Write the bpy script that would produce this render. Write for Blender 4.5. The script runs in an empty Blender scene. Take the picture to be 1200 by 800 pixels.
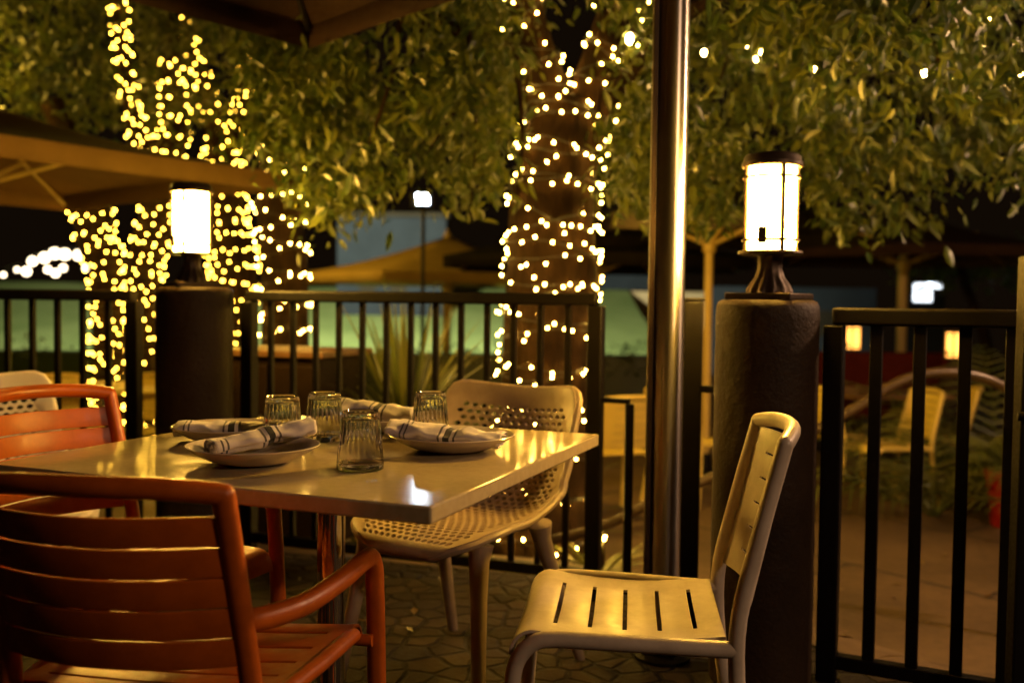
import bpy, bmesh, math, random
from mathutils import Vector, Matrix, Quaternion, noise
random.seed(7)
PI = math.pi
SC = bpy.context.scene
COL = SC.collection

# ------------------------------------------------------------------ camera model (survey of the photograph)
CAM_H, F_PX, PITCH, ROLL = 1.065, 1137.0, math.radians(2.24), math.radians(0.71)
fwd = Vector((0, math.cos(PITCH), -math.sin(PITCH)))
up0 = Vector((0, math.sin(PITCH), math.cos(PITCH)))
r0 = Vector((1, 0, 0))
RIGHT = r0 * math.cos(ROLL) + up0 * math.sin(ROLL)
UP = up0 * math.cos(ROLL) - r0 * math.sin(ROLL)
EYE = Vector((0, 0, CAM_H))
def ray(px, py):
    return fwd * F_PX + RIGHT * (px - 600) - UP * (py - 400)
def aty(px, py, Y):
    d = ray(px, py); return EYE + d * (Y / d.y)
def atz(px, py, z):
    d = ray(px, py); return EYE + d * ((z - CAM_H) / d.z)

# ------------------------------------------------------------------ object helpers
def tag(o, label=None, cat=None, group=None, kind=None):
    if label: o['label'] = label
    if cat: o['category'] = cat
    if group: o['group'] = group
    if kind: o['kind'] = kind
    return o
def empty(name, loc=(0, 0, 0), rz=0.0):
    o = bpy.data.objects.new(name, None); COL.objects.link(o)
    o.location = loc; o.rotation_euler = (0, 0, rz); o.empty_display_size = .1
    return o
def thing(name, label, cat, loc=(0, 0, 0), rz=0.0, group=None):
    return tag(empty(name, loc, rz), label, cat, group)
def kids(o):
    return [c for c in COL.objects if c.parent == o]
CH = {}
def copy_tree(o, loc=None, rz=None, label=None, group=None, mat=None):
    def rec(src, parent):
        c = src.copy(); COL.objects.link(c); c.parent = parent
        for k in list(src.children): rec(k, c)
        return c
    c = rec(o, None)
    if loc is not None: c.location = loc
    if rz is not None: c.rotation_euler = (0, 0, rz)
    if label: c['label'] = label
    if group: c['group'] = group
    return c

class MB:
    def __init__(s): s.v = []; s.f = []
    def add(s, vs, fs):
        n = len(s.v); s.v += [tuple(p) for p in vs]; s.f += [tuple(i + n for i in f) for f in fs]
    def box(s, c, size, rz=0.0, M=None):
        x, y, z = (a / 2 for a in size)
        vs = [Vector((sx * x, sy * y, sz * z)) for sz in (-1, 1) for sy in (-1, 1) for sx in (-1, 1)]
        R = M if M is not None else Matrix.Rotation(rz, 3, 'Z')
        s.add([R @ p + Vector(c) for p in vs], [(0, 2, 3, 1), (4, 5, 7, 6), (0, 1, 5, 4), (2, 6, 7, 3), (0, 4, 6, 2), (1, 3, 7, 5)])
    def bar(s, a, b, w, h, upv=(0, 0, 1)):
        a, b = Vector(a), Vector(b); d = (b - a); L = d.length; d.normalize()
        u = Vector(upv); x = d.cross(u).normalized(); u = x.cross(d)
        M = Matrix((x, d, u)).transposed()
        s.box((a + b) / 2, (w, L, h), M=M)
    def tube(s, pts, r, n=12, caps=True, flat=1.0):
        pts = [Vector(p) for p in pts]; m = len(pts)
        rs = [r] * m if isinstance(r, (int, float)) else list(r)
        t0 = (pts[1] - pts[0]).normalized()
        ref = Vector((0, 0, 1)) if abs(t0.z) < .9 else Vector((1, 0, 0))
        nrm = (ref - t0 * ref.dot(t0)).normalized(); prev = t0
        vs = []
        for i in range(m):
            t = ((pts[min(i + 1, m - 1)] - pts[i]).normalized() + (pts[i] - pts[max(i - 1, 0)]).normalized())
            if t.length < 1e-6: t = prev.copy()
            t.normalize()
            nrm = prev.rotation_difference(t) @ nrm
            nrm = (nrm - t * nrm.dot(t)).normalized(); prev = t
            bn = t.cross(nrm)
            k = 1.0
            if 0 < i < m - 1:
                c = (pts[i] - pts[i - 1]).normalized().dot(t)
                k = 1 / max(.6, c)
            for j in range(n):
                a = 2 * PI * j / n
                vs.append(pts[i] + (nrm * math.cos(a) * flat + bn * math.sin(a)) * rs[i])
        fs = []
        for i in range(m - 1):
            for j in range(n):
                k = (j + 1) % n
                fs.append((i * n + j, i * n + k, (i + 1) * n + k, (i + 1) * n + j))
        if caps:
            fs.append(tuple(range(n - 1, -1, -1))); fs.append(tuple((m - 1) * n + j for j in range(n)))
        s.add(vs, fs)
    def lathe(s, prof, n=32, c=(0, 0, 0), fn=None):
        vs = []; c = Vector(c)
        for i, (r, z) in enumerate(prof):
            for j in range(n):
                a = 2 * PI * j / n
                rr = fn(r, z, a, i) if fn else r
                vs.append(c + Vector((rr * math.cos(a), rr * math.sin(a), z)))
        fs = []; m = len(prof)
        for i in range(m - 1):
            for j in range(n):
                k = (j + 1) % n
                fs.append((i * n + j, i * n + k, (i + 1) * n + k, (i + 1) * n + j))
        fs.append(tuple(range(n - 1, -1, -1))); fs.append(tuple((m - 1) * n + j for j in range(n)))
        s.add(vs, fs)
    def grid(s, fn, us, vs_, skip=None):
        P = [fn(u, v) for v in vs_ for u in us]; n = len(us); fs = []
        for j in range(len(vs_) - 1):
            for i in range(n - 1):
                if skip and skip((us[i] + us[i + 1]) / 2, (vs_[j] + vs_[j + 1]) / 2): continue
                fs.append((j * n + i, j * n + i + 1, (j + 1) * n + i + 1, (j + 1) * n + i))
        s.add(P, fs)
    def build(s, name, mat, parent=None, smooth=True, solid=0, bevel=0, subsurf=0, angle=40, weld=False, off=0.0):
        me = bpy.data.meshes.new(name); me.from_pydata(s.v, [], s.f); me.update()
        if weld:
            bm = bmesh.new(); bm.from_mesh(me); bmesh.ops.remove_doubles(bm, verts=bm.verts, dist=1e-5)
            loose = [v for v in bm.verts if not v.link_faces]
            bmesh.ops.delete(bm, geom=loose, context='VERTS')
            bm.to_mesh(me); bm.free()
        if smooth:
            for p in me.polygons: p.use_smooth = True
            me.set_sharp_from_angle(angle=math.radians(angle))
        me.materials.append(mat)
        o = bpy.data.objects.new(name, me); COL.objects.link(o)
        if parent: o.parent = parent
        if solid:
            md = o.modifiers.new('solid', 'SOLIDIFY'); md.thickness = solid; md.offset = off
        if bevel:
            md = o.modifiers.new('bevel', 'BEVEL'); md.width = bevel; md.segments = 3; md.limit_method = 'ANGLE'
        if subsurf:
            md = o.modifiers.new('sub', 'SUBSURF'); md.levels = subsurf; md.render_levels = subsurf
        return o
def smooth_path(pts, n=8):
    """Catmull-Rom through the points"""
    P = [Vector(p) for p in pts]; P = [P[0] * 2 - P[1]] + P + [P[-1] * 2 - P[-2]]
    out = []
    for i in range(1, len(P) - 2):
        a, b, c, d = P[i - 1], P[i], P[i + 1], P[i + 2]
        for k in range(n):
            t = k / n
            out.append(.5 * ((2 * b) + (c - a) * t + (2 * a - 5 * b + 4 * c - d) * t * t + (3 * b - a - 3 * c + d) * t ** 3))
    out.append(P[-2]); return out
def lerp(a, b, t): return a + (b - a) * t
def interp(xs, ys, x):
    if x <= xs[0]: return ys[0]
    for i in range(len(xs) - 1):
        if x <= xs[i + 1]: return lerp(ys[i], ys[i + 1], (x - xs[i]) / (xs[i + 1] - xs[i]))
    return ys[-1]

# ------------------------------------------------------------------ materials
class NT:
    def __init__(s, name):
        s.m = bpy.data.materials.new(name); s.m.use_nodes = True
        s.t = s.m.node_tree; s.n = s.t.nodes; s.b = s.n['Principled BSDF']; s.out = s.n['Material Output']
    def new(s, t, **kw):
        o = s.n.new(t)
        for k, v in kw.items(): setattr(o, k, v)
        return o
    def link(s, a, b): s.t.links.new(a, b)
    def val(s, k, v): s.b.inputs[k].default_value = v
    def coord(s, kind='Object', scale=None):
        tc = s.new('ShaderNodeTexCoord'); o = tc.outputs[kind]
        if scale:
            mp = s.new('ShaderNodeMapping'); mp.inputs['Scale'].default_value = scale
            s.link(o, mp.inputs['Vector']); o = mp.outputs['Vector']
        return o
    def noise(s, scale, detail=4, rough=.6, vec=None, dist=0):
        t = s.new('ShaderNodeTexNoise'); t.inputs['Scale'].default_value = scale; t.inputs['Detail'].default_value = detail
        t.inputs['Roughness'].default_value = rough; t.inputs['Distortion'].default_value = dist
        s.link(vec if vec is not None else s.coord(), t.inputs['Vector']); return t
    def ramp(s, fac, stops, interp='LINEAR'):
        r = s.new('ShaderNodeValToRGB'); r.color_ramp.interpolation = interp
        e = r.color_ramp.elements
        while len(e) < len(stops): e.new(.5)
        for i, (p, c) in enumerate(stops):
            e[i].position = p; e[i].color = (*c, 1) if len(c) == 3 else c
        s.link(fac, r.inputs['Fac']); return r.outputs['Color']
    def bump(s, h, strength=.3, dist=.01, prev=None):
        b = s.new('ShaderNodeBump'); b.inputs['Strength'].default_value = strength; b.inputs['Distance'].default_value = dist
        s.link(h, b.inputs['Height'])
        if prev is not None: s.link(prev, b.inputs['Normal'])
        s.link(b.outputs['Normal'], s.b.inputs['Normal']); return b.outputs['Normal']
    def mix(s, fac, a, b, mode='MIX'):
        m = s.new('ShaderNodeMix', data_type='RGBA', blend_type=mode)
        for sock, v in ((m.inputs[0], fac), (m.inputs[6], a), (m.inputs[7], b)):
            if isinstance(v, (int, float)): sock.default_value = v
            elif isinstance(v, tuple): sock.default_value = (*v, 1) if len(v) == 3 else v
            else: s.link(v, sock)
        return m.outputs[2]
    def math(s, op, a, b=None):
        m = s.new('ShaderNodeMath', operation=op)
        for sock, v in ((m.inputs[0], a), (m.inputs[1], b)):
            if v is None: continue
            if isinstance(v, (int, float)): sock.default_value = v
            else: s.link(v, sock)
        return m.outputs[0]

def paint(name, c, rough=.4, var=.12, scale=6, bump=.04, metal=0, spec=.5, coat=0, wear=0.0):
    s = NT(name); n = s.noise(scale, 5)
    col = s.ramp(n.outputs['Fac'], [(.3, tuple(a * (1 - var) for a in c)), (.7, tuple(min(1, a * (1 + var)) for a in c))])
    if wear:
        w = s.noise(scale * 14, 6, .75); w2 = s.noise(scale * .9, 3)
        chip = s.math('MULTIPLY', s.ramp(w.outputs['Fac'], [(.64, (0, 0, 0)), (.68, (1, 1, 1))]), s.ramp(w2.outputs['Fac'], [(.5, (0, 0, 0)), (.62, (1, 1, 1))]))
        grime = s.noise(scale * 2.5, 6, .7)
        col = s.mix(wear, col, s.ramp(grime.outputs['Fac'], [(.35, (.5, .45, .4)), (.6, (1, 1, 1))]), 'MULTIPLY')
        col = s.mix(s.math('MULTIPLY', chip, wear), col, tuple(a * .25 for a in c))
    s.link(col, s.b.inputs['Base Color'])
    n2 = s.noise(scale * 9, 3)
    rr = s.ramp(n2.outputs['Fac'], [(.3, (rough * .8,) * 3), (.75, (min(1, rough * 1.3),) * 3)])
    s.link(rr, s.b.inputs['Roughness'])
    s.val('Metallic', metal); s.val('Specular IOR Level', spec); s.val('Coat Weight', coat)
    if bump: s.bump(s.noise(scale * 25, 3).outputs['Fac'], bump, .002)
    return s.m
def emit(name, c, strength):
    s = NT(name); s.val('Base Color', (*c, 1)); s.val('Emission Color', (*c, 1)); s.val('Emission Strength', strength)
    s.val('Roughness', .6)
    return s.m
M = {}
M['orange'] = paint('orange_paint', (.50, .105, .005), .40, .1, 5, .06, spec=.45, wear=.5)
M['white_paint'] = paint('cream_paint', (.60, .52, .42), .36, .06, 5, .06, wear=.4)
M['yellow_tone'] = paint('yellow_tone', (.62, .47, .1), .45, .08, 5, .04)  # one yellow base colour for the terrace chairs and left table
M['plastic'] = paint('taupe_plastic', (.40, .31, .22), .42, .06, 8, .05, wear=.35)
M['plastic_white'] = paint('white_plastic', (.7, .64, .55), .42, .05, 8, .05)
M['iron'] = paint('black_iron', (.004, .0028, .002), .5, .3, 10, .1, spec=.16)
M['railpaint'] = paint('brown_rail_paint', (.05, .03, .010), .4, .2, 6, .08)
M['bronze'] = paint('bronze', (.055, .035, .02), .45, .25, 12, .08, metal=.6)
M['steel'] = paint('steel', (.60, .55, .48), .30, .06, 4, .02, metal=1)
def m_mast():
    s = NT('brushed_mast'); n = s.noise(1.2, 4, .6, s.coord('Object', (60, 60, .8)))
    s.val('Base Color', (.52, .49, .46, 1)); s.val('Metallic', 1)
    s.link(s.ramp(n.outputs['Fac'], [(.3, (.26,) * 3), (.7, (.38,) * 3)]), s.b.inputs['Roughness'])
    s.val('Anisotropic', .7); s.val('Anisotropic Rotation', .25)
    tg = s.new('ShaderNodeTangent', direction_type='RADIAL', axis='Z'); s.link(tg.outputs[0], s.b.inputs['Tangent'])
    s.bump(s.noise(30, 3).outputs['Fac'], .02, .002)
    return s.m
M['mast'] = m_mast()
M['chrome'] = paint('chrome', (.6, .58, .55), .07, .03, 4, .0, metal=1)
M['wire'] = paint('green_wire', (.012, .016, .01), .5, .1, 8, .0)
M['fabric'] = paint('tan_fabric', (.14, .08, .032), .85, .12, 5, .2, spec=.08)
M['fabric_dark'] = paint('dark_fabric', (.045, .024, .012), .9, .15, 5, .2, spec=.08)
M['fabric_pale'] = paint('khaki_fabric', (.32, .22, .07), .85, .12, 5, .2, spec=.08)
M['canopy_near'] = paint('brown_canopy', (.020, .010, .006), .9, .15, 5, .2, spec=.08)
M['fabric_black'] = paint('black_fabric', (.012, .009, .007), .9, .15, 5, .2, spec=.08)
M['pole_paint'] = paint('pole_paint', (.42, .30, .1), .5, .1, 6, .05)
M['porcelain'] = paint('porcelain', (.60, .53, .45), .18, .03, 4, .0, coat=.4)
M['redpot'] = paint('red_glaze', (.34, .016, .01), .3, .15, 6, .05)
M['redcloth'] = paint('red_cloth', (.06, .008, .004), .9, .2, 6, .1, spec=.08)
M['woodbox'] = paint('dark_wood', (.014, .008, .004), .5, .3, 6, .15, spec=.08)
M['boxtop'] = paint('brown_top', (.11, .055, .02), .45, .2, 6, .1)
M['soil'] = paint('soil', (.03, .02, .012), .95, .4, 20, .6, spec=.08)
M['tanwall'] = paint('tan_render', (.5, .38, .25), .8, .1, 2, .1, spec=.08)
M['bluish_wall'] = paint('bluish_render', (.022, .028, .042), .8, .15, 1.5, .1, spec=.08)  # dark blue base colour stands in for bluish floodlight on a pale wall
M['darkwall'] = paint('dark_render', (.03, .025, .02), .85, .25, 1.5, .1, spec=.08)

def m_table():
    s = NT('beige_laminate'); n = s.noise(5, 6); n2 = s.noise(60, 2)
    c = s.ramp(n.outputs['Fac'], [(.3, (.43, .35, .19)), (.7, (.51, .42, .24))])
    c = s.mix(.12, c, s.ramp(n2.outputs['Fac'], [(.4, (.3, .22, .12)), (.6, (.6, .5, .36))]))
    s.link(c, s.b.inputs['Base Color'])
    sm = s.noise(3.5, 5, .65, dist=1.5)
    s.link(s.ramp(sm.outputs['Fac'], [(.35, (.055,) * 3), (.7, (.15,) * 3)]), s.b.inputs['Roughness'])
    s.val('Specular IOR Level', .6)
    s.bump(s.noise(9, 3).outputs['Fac'], .02, .003)
    return s.m
M['table'] = m_table()
def m_glass():
    s = NT('clear_glass'); s.val('Base Color', (.98, .98, .97, 1)); s.val('Transmission Weight', 1.0); s.val('Roughness', .01); s.val('IOR', 1.48)
    return s.m
M['glass'] = m_glass()
def m_napkin():
    s = NT('striped_linen')
    co = s.coord(); sp = s.new('ShaderNodeSeparateXYZ'); s.link(co, sp.inputs[0])
    x = s.math('ADD', sp.outputs['X'], s.math('MULTIPLY', s.math('SUBTRACT', s.noise(18, 2).outputs['Fac'], .5), .006))
    def band(c, w): return s.math('LESS_THAN', s.math('ABSOLUTE', s.math('SUBTRACT', x, c)), w / 2)
    b = band(.012, .014)
    thin = None
    for c, w in ((-.005, .005), (.029, .005), (-.092, .004), (-.082, .004)):
        t = band(c, w); thin = t if thin is None else s.math('MAXIMUM', thin, t)
    w = s.new('ShaderNodeTexNoise'); w.inputs['Scale'].default_value = 30
    s.link(co, w.inputs['Vector'])
    base = s.ramp(w.outputs['Fac'], [(.3, (.48, .43, .44)), (.7, (.60, .55, .56))])
    c = s.mix(thin, base, (.07, .06, .07)); c = s.mix(b, c, (.008, .008, .012))
    s.link(c, s.b.inputs['Base Color']); s.val('Roughness', .9); s.val('Sheen Weight', .2)
    n1 = s.bump(s.noise(40, 4).outputs['Fac'], .25, .004)
    s.bump(s.noise(700, 1).outputs['Fac'], .25, .0006, n1)
    return s.m
M['napkin'] = m_napkin()
def m_bark():
    s = NT('bark'); co = s.coord('Object', (1, 1, .28))
    n = s.noise(14, 8, .7, co, .6); v = s.new('ShaderNodeTexVoronoi'); v.inputs['Scale'].default_value = 16; s.link(co, v.inputs['Vector'])
    c = s.ramp(n.outputs['Fac'], [(.3, (.007, .0038, .002)), (.7, (.034, .018, .008))])
    s.link(c, s.b.inputs['Base Color']); s.val('Roughness', .95); s.val('Specular IOR Level', .08)
    b = s.bump(n.outputs['Fac'], .9, .04); s.bump(v.outputs['Distance'], .5, .02, b)
    return s.m
M['bark'] = m_bark()
def m_leaf(name, a, b, trans=.35):
    s = NT(name); g = s.new('ShaderNodeNewGeometry')
    c = s.ramp(g.outputs['Random Per Island'], [(0, a), (.6, tuple((x + y) / 2 for x, y in zip(a, b))), (1, b)])
    s.link(c, s.b.inputs['Base Color']); s.val('Roughness', .36); s.val('Specular IOR Level', .6)
    tr = s.new('ShaderNodeBsdfTranslucent'); s.link(c, tr.inputs['Color'])
    mx = s.new('ShaderNodeMixShader'); mx.inputs[0].default_value = trans
    s.link(s.b.outputs[0], mx.inputs[1]); s.link(tr.outputs[0], mx.inputs[2]); s.link(mx.outputs[0], s.out.inputs['Surface'])
    return s.m
M['leaf'] = m_leaf('leaf', (.024, .050, .006), (.115, .130, .014))
M['leaf_far'] = m_leaf('leaf_far', (.03, .05, .008), (.08, .085, .014))
M['leaf_dry'] = m_leaf('dry_leaf', (.09, .05, .015), (.22, .15, .05), .1)
M['hedge'] = m_leaf('hedge_leaf', (.010, .02, .005), (.03, .045, .010), .1)
M['leaf_green'] = m_leaf('leaf_green', (.03, .09, .012), (.07, .13, .02))
M['palm'] = m_leaf('palm_leaf', (.08, .11, .022), (.20, .20, .05), .25)
def m_cobble():
    s = NT('stone_pavers'); co = s.coord('Object')
    wn = s.noise(4, 3, .5, co)
    wv = s.new('ShaderNodeVectorMath', operation='MULTIPLY_ADD'); s.link(wn.outputs['Color'], wv.inputs[0]); wv.inputs[1].default_value = (.05, .05, 0); s.link(co, wv.inputs[2])
    def vor(feature):
        v = s.new('ShaderNodeTexVoronoi', feature=feature, voronoi_dimensions='2D'); v.inputs['Scale'].default_value = 11.0; v.inputs['Randomness'].default_value = .85
        s.link(wv.outputs[0], v.inputs['Vector']); return v
    ve = vor('DISTANCE_TO_EDGE'); vc = vor('F1')
    joint = s.ramp(ve.outputs['Distance'], [(.02, (0, 0, 0)), (.13, (1, 1, 1))], 'EASE')
    n = s.noise(22, 7, .7, co); n3 = s.noise(1.2, 3, .5, co)
    sep = s.new('ShaderNodeSeparateColor'); s.link(vc.outputs['Color'], sep.inputs[0])
    c = s.ramp(sep.outputs[0], [(0, (.022, .015, .010)), (1, (.060, .040, .026))])
    c = s.mix(.7, c, s.ramp(n.outputs['Fac'], [(.3, (.35, .35, .35)), (.7, (1.3, 1.25, 1.2))]), 'MULTIPLY')
    c = s.mix(.5, c, s.ramp(n3.outputs['Fac'], [(.35, (.45, .45, .45)), (.65, (1.1, 1.1, 1.1))]), 'MULTIPLY')
    c = s.mix(joint, (.014, .010, .007), c)
    s.link(c, s.b.inputs['Base Color']); s.val('Specular IOR Level', .2)
    s.link(s.ramp(n.outputs['Fac'], [(.3, (.6,) * 3), (.7, (.9,) * 3)]), s.b.inputs['Roughness'])
    b = s.bump(joint, .9, .02); s.bump(n.outputs['Fac'], .8, .014, b)
    return s.m
M['cobble'] = m_cobble()
def m_concrete():
    s = NT('stamped_concrete'); co = s.coord('Object'); n = s.noise(1.1, 7, .65, co); n2 = s.noise(22, 5, .6, co)
    br = s.new('ShaderNodeTexBrick'); br.inputs['Scale'].default_value = 1.0; br.inputs['Brick Width'].default_value = 1.5; br.inputs['Row Height'].default_value = 1.2
    br.inputs['Mortar Size'].default_value = .018; br.inputs['Mortar Smooth'].default_value = .3
    mp = s.new('ShaderNodeMapping'); mp.inputs['Rotation'].default_value = (0, 0, .9); s.link(co, mp.inputs['Vector']); s.link(mp.outputs[0], br.inputs['Vector'])
    c = s.ramp(n.outputs['Fac'], [(.3, (.06, .036, .016)), (.5, (.11, .068, .03)), (.7, (.16, .10, .046))])
    c = s.mix(.5, c, s.ramp(n2.outputs['Fac'], [(.3, (.55, .55, .55)), (.7, (1.2, 1.2, 1.2))]), 'MULTIPLY')
    c = s.mix(br.outputs['Fac'], c, (.03, .02, .012))
    s.link(c, s.b.inputs['Base Color']); s.val('Roughness', .7)
    b = s.bump(n2.outputs['Fac'], .4, .01); s.bump(s.math('SUBTRACT', 1.0, br.outputs['Fac']), .6, .01, b)
    return s.m
M['concrete'] = m_concrete()
def m_pillar():
    s = NT('pillar_stucco'); co = s.coord('Object'); n = s.noise(60, 5, .65, co); n2 = s.noise(3, 5, .6, co)
    c = s.ramp(n2.outputs['Fac'], [(.3, (.020, .012, .007)), (.7, (.048, .029, .016))])
    s.link(c, s.b.inputs['Base Color']); s.val('Roughness', .5); s.val('Specular IOR Level', .18)
    s.bump(n.outputs['Fac'], .55, .008)
    return s.m
M['pillar'] = m_pillar()
def m_grass():
    s = NT('lawn_grass'); co = s.coord('Object'); n = s.noise(.6, 6, .6, co); n2 = s.noise(40, 4, .7, co)
    c = s.ramp(n.outputs['Fac'], [(.3, (.13, .18, .07)), (.7, (.24, .29, .13))])
    c = s.mix(.6, c, s.ramp(n2.outputs['Fac'], [(.3, (.5, .5, .5)), (.7, (1.3, 1.3, 1.2))]), 'MULTIPLY')
    s.link(c, s.b.inputs['Base Color']); s.val('Roughness', .95); s.val('Specular IOR Level', .05); s.bump(n2.outputs['Fac'], .8, .03)
    return s.m
M['grass'] = m_grass()
WARM = (1.0, .70, .30)
M['bulb'] = emit('bulb_glow', (1.0, .54, .08), 115)
M['bulb_left'] = emit('bulb_glow_yellow', (1.0, .53, .045), 40)
M['globe'] = emit('globe_glow', (1.0, .58, .18), 170)
M['globe_far'] = emit('globe_glow_far', (1.0, .78, .5), 5)
M['lantern'] = emit('lantern_glow', (1.0, .53, .07), 330)
M['lantern_far'] = emit('lantern_glow_far', (1.0, .40, .07), 2.6)
M['flood'] = emit('flood_glow', (.75, .88, 1.0), 34)
M['signglow'] = emit('sign_glow', (.85, .93, 1.0), 2)

# ------------------------------------------------------------------ the setting
FL_A, FL_B = Vector((-6.0, 4.9)), Vector((.95, 2.9))
def gz(x, y):
    """ground height: patio at 0, terrace beyond the fence line falls to -0.35"""
    fy = interp([-6, -1.6, .3, .95, 1.6, 6], [5.0, 4.15, 3.62, 2.95, 2.2, 1.6], x)
    t = max(0, min(1, (y - fy - .15) / 1.7)); t = t * t * (3 - 2 * t)
    return -.35 * t
mb = MB()
us = [-7 + .25 * i for i in range(57)]
mb.grid(lambda u, v: (u, v, gz(u, v) - .004), us, [1.0 + .2 * j for j in range(40)] + [9 + .5 * j for j in range(12)] + [16, 20, 30, 60, 120])
tag(mb.build('terrace_ground', M['concrete']), kind='structure')
mb = MB()
def pat(u, v): return (u, lerp(-6.0, interp([-6, -1.6, .3, .95, 1.6, 6], [5.0, 4.15, 3.62, 2.95, 2.2, 1.6], u) + .1, v), 0.002)
mb.grid(pat, [-6 + .3 * i for i in range(41)], [i / 20 for i in range(21)])
tag(mb.build('patio_floor', M['cobble']), kind='structure')
mb = MB()     # far lawn: gentle rise behind the terrace
def lawn(u, v):
    y = 13.5 + 10 * v
    return (u, y, -.33 + 1.75 * (v ** 1.3) + .05 * noise.noise(Vector((u * .3, y * .3, 0))))
mb.grid(lawn, [-26 + .72 * i for i in range(41)], [i / 16 for i in range(17)])
tag(mb.build('lawn', M['grass']), kind='structure')

# ------------------------------------------------------------------ slatted metal chairs
def make_slat_chair(name, mat, arms, label, cat, loc, rz, group=None):
    t = thing(name, label, cat, loc, rz, group)
    ZT = .81; PR = .018 if arms else .0165
    def back(u, z):
        k = (z - .45) / (ZT - .45)
        hw = lerp(.20, .192, k)
        return Vector((u * hw, -.02 - .085 * k - (.055 if arms else .040) * (1 - u * u), z))
    # backrest slats
    mb = MB()
    z1 = .775 if arms else .80; NS = 5 if arms else 6; ub = .95 if arms else .60
    zz = [z1]
    for i in range(NS):
        zt = z1 - i * .053; zz += [zt - .025, zt - .0496, zt - .053]
    gaps = [(z1 - i * .053 - .053, z1 - i * .053 - .0496) for i in range(NS - 1)]
    uu = sorted(set([-1 + 2 * k / 16 for k in range(17)] + [-ub, ub]))
    mb.grid(lambda u, v: back(u, v), uu, sorted(zz[:-1]), lambda u, v: abs(u) < ub and any(a < v < b for a, b in gaps))
    mb.build('backrest', mat, t, solid=.006, bevel=.002)
    # posts and rear legs, one tube each side
    for sx in (-1, 1):
        mb = MB()
        p = smooth_path([(sx * .192, -.105, ZT), (sx * .197, -.055, .62), (sx * .203, -.02, .45), (sx * .212, -.035, .25), (sx * .225, -.085, 0)], 5)
        mb.tube(p, PR, 14)
        mb.build('rear_leg', mat, t)
    mb = MB()
    pts = []
    for k in range(21):
        u = -1 + 2 * k / 20; q = back(u, ZT)
        pts.append((q.x, q.y, ZT + .015 * (1 - abs(u) ** 3)))
    mb.tube(pts, PR, 14)
    for q in (pts[0], pts[-1]): mb.lathe([(max(.0004, PR * math.sin(PI * k / 8)), -PR * math.cos(PI * k / 8)) for k in range(9)], 14, c=q)
    mb.build('top_rail', mat, t)
    # seat with transverse slits and a rolled front edge
    hw0, hw1 = (.215, .255) if arms else (.195, .215)
    slits = [.055 + .072 * i for i in range(5)]
    vs = [0.0]
    for q in slits: vs += [q - .0045, q + .0045]
    vs += [.385, .40, .415, .43, .445, .46]
    def seat(u, v):
        hw = lerp(hw0, hw1, min(1, v / .4)); z = .447 - .010 * (1 - u * u) * min(1, v * 6 + .3); y = v
        z += -.012 * math.sin(min(1, v / .38) * PI) 
        if v > .38:
            a = (v - .38) / .05
            y = .38 + .05 * math.sin(min(a, PI / 2)); z -= .05 * (1 - math.cos(min(a, PI / 2)))
        return Vector((u * hw, y, z))
    uw = .66 if not arms else .84
    def skip(u, v):
        return abs(u) < uw and any(abs(v - q) < .004 for q in slits)
    mb = MB(); mb.grid(seat, sorted(set([-1, -.92, -uw, -.5, -.25, 0, .25, .5, uw, .92, 1])), vs, skip)
    mb.build('seat', mat, t, solid=.007, bevel=.0015, off=-1.0)
    if not arms:
        for sx in (-1, 1):
            mb = MB()
            p = smooth_path([(sx * .204, -.02, .425), (sx * .214, .2, .43), (sx * .217, .33, .432)], 4)
            for a in range(1, 8):
                b = a / 8 * PI / 2
                p.append(Vector((sx * .218, .345 + .075 * math.sin(b), .432 - .085 * (1 - math.cos(b)))))
            p += [Vector((sx * .221, .428, .28)), Vector((sx * .226, .45, 0))]
            mb.tube(p, .0165, 12)
            mb.build('front_leg', mat, t)
    else:
        for sx in (-1, 1):
            mb = MB()
            p = smooth_path([(sx * .196, -.045, .592), (sx * .215, .0, .582), (sx * .25, .09, .580), (sx * .273, .21, .588), (sx * .283, .32, .596)], 6)
            for a in range(1, 9):
                b = a / 8 * PI / 2
                p.append(Vector((sx * .286, .345 + .055 * math.sin(b), .598 - .06 * (1 - math.cos(b)))))
            p += [Vector((sx * .287, .407, .45)), Vector((sx * .29, .43, 0))]
            mb.tube(p, [.018] * len(p), 14, flat=1.12)
            mb.build('arm', mat, t)
            mb = MB()
            mb.tube([(sx * .208, -.02, .425), (sx * .238, .2, .428), (sx * .252, .37, .43)], .016, 12)
            mb.build('side_rail', mat, t)
        mb = MB(); mb.tube([(-.287, .385, .415), (.287, .385, .415)], .013, 10); mb.build('cross_bar', mat, t)
    return t
GC = 'chairs set around the near table'
chair_near = make_slat_chair('armchair', M['orange'], True, 'orange slatted metal armchair with its back to the viewer, in front of the set table', 'chair',
    (-.612, 1.572, 0), math.radians(-8), GC)
chair_near.scale = (1, 1, 1)
chair_far = copy_tree(chair_near, loc=(-1.085, 2.381, 0), rz=math.radians(-120), label='orange slatted metal armchair at the far left of the table, before a white perforated chair')
chair_near.scale = (1.03, .955, .955)
chair_white = make_slat_chair('side_chair', M['white_paint'], False, 'cream metal side chair with slotted seat and curved back beside the stucco pillar', 'chair',
    (.432, 1.99, 0), math.radians(83), GC)
chair_white.scale = (1, .95, 1)

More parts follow.
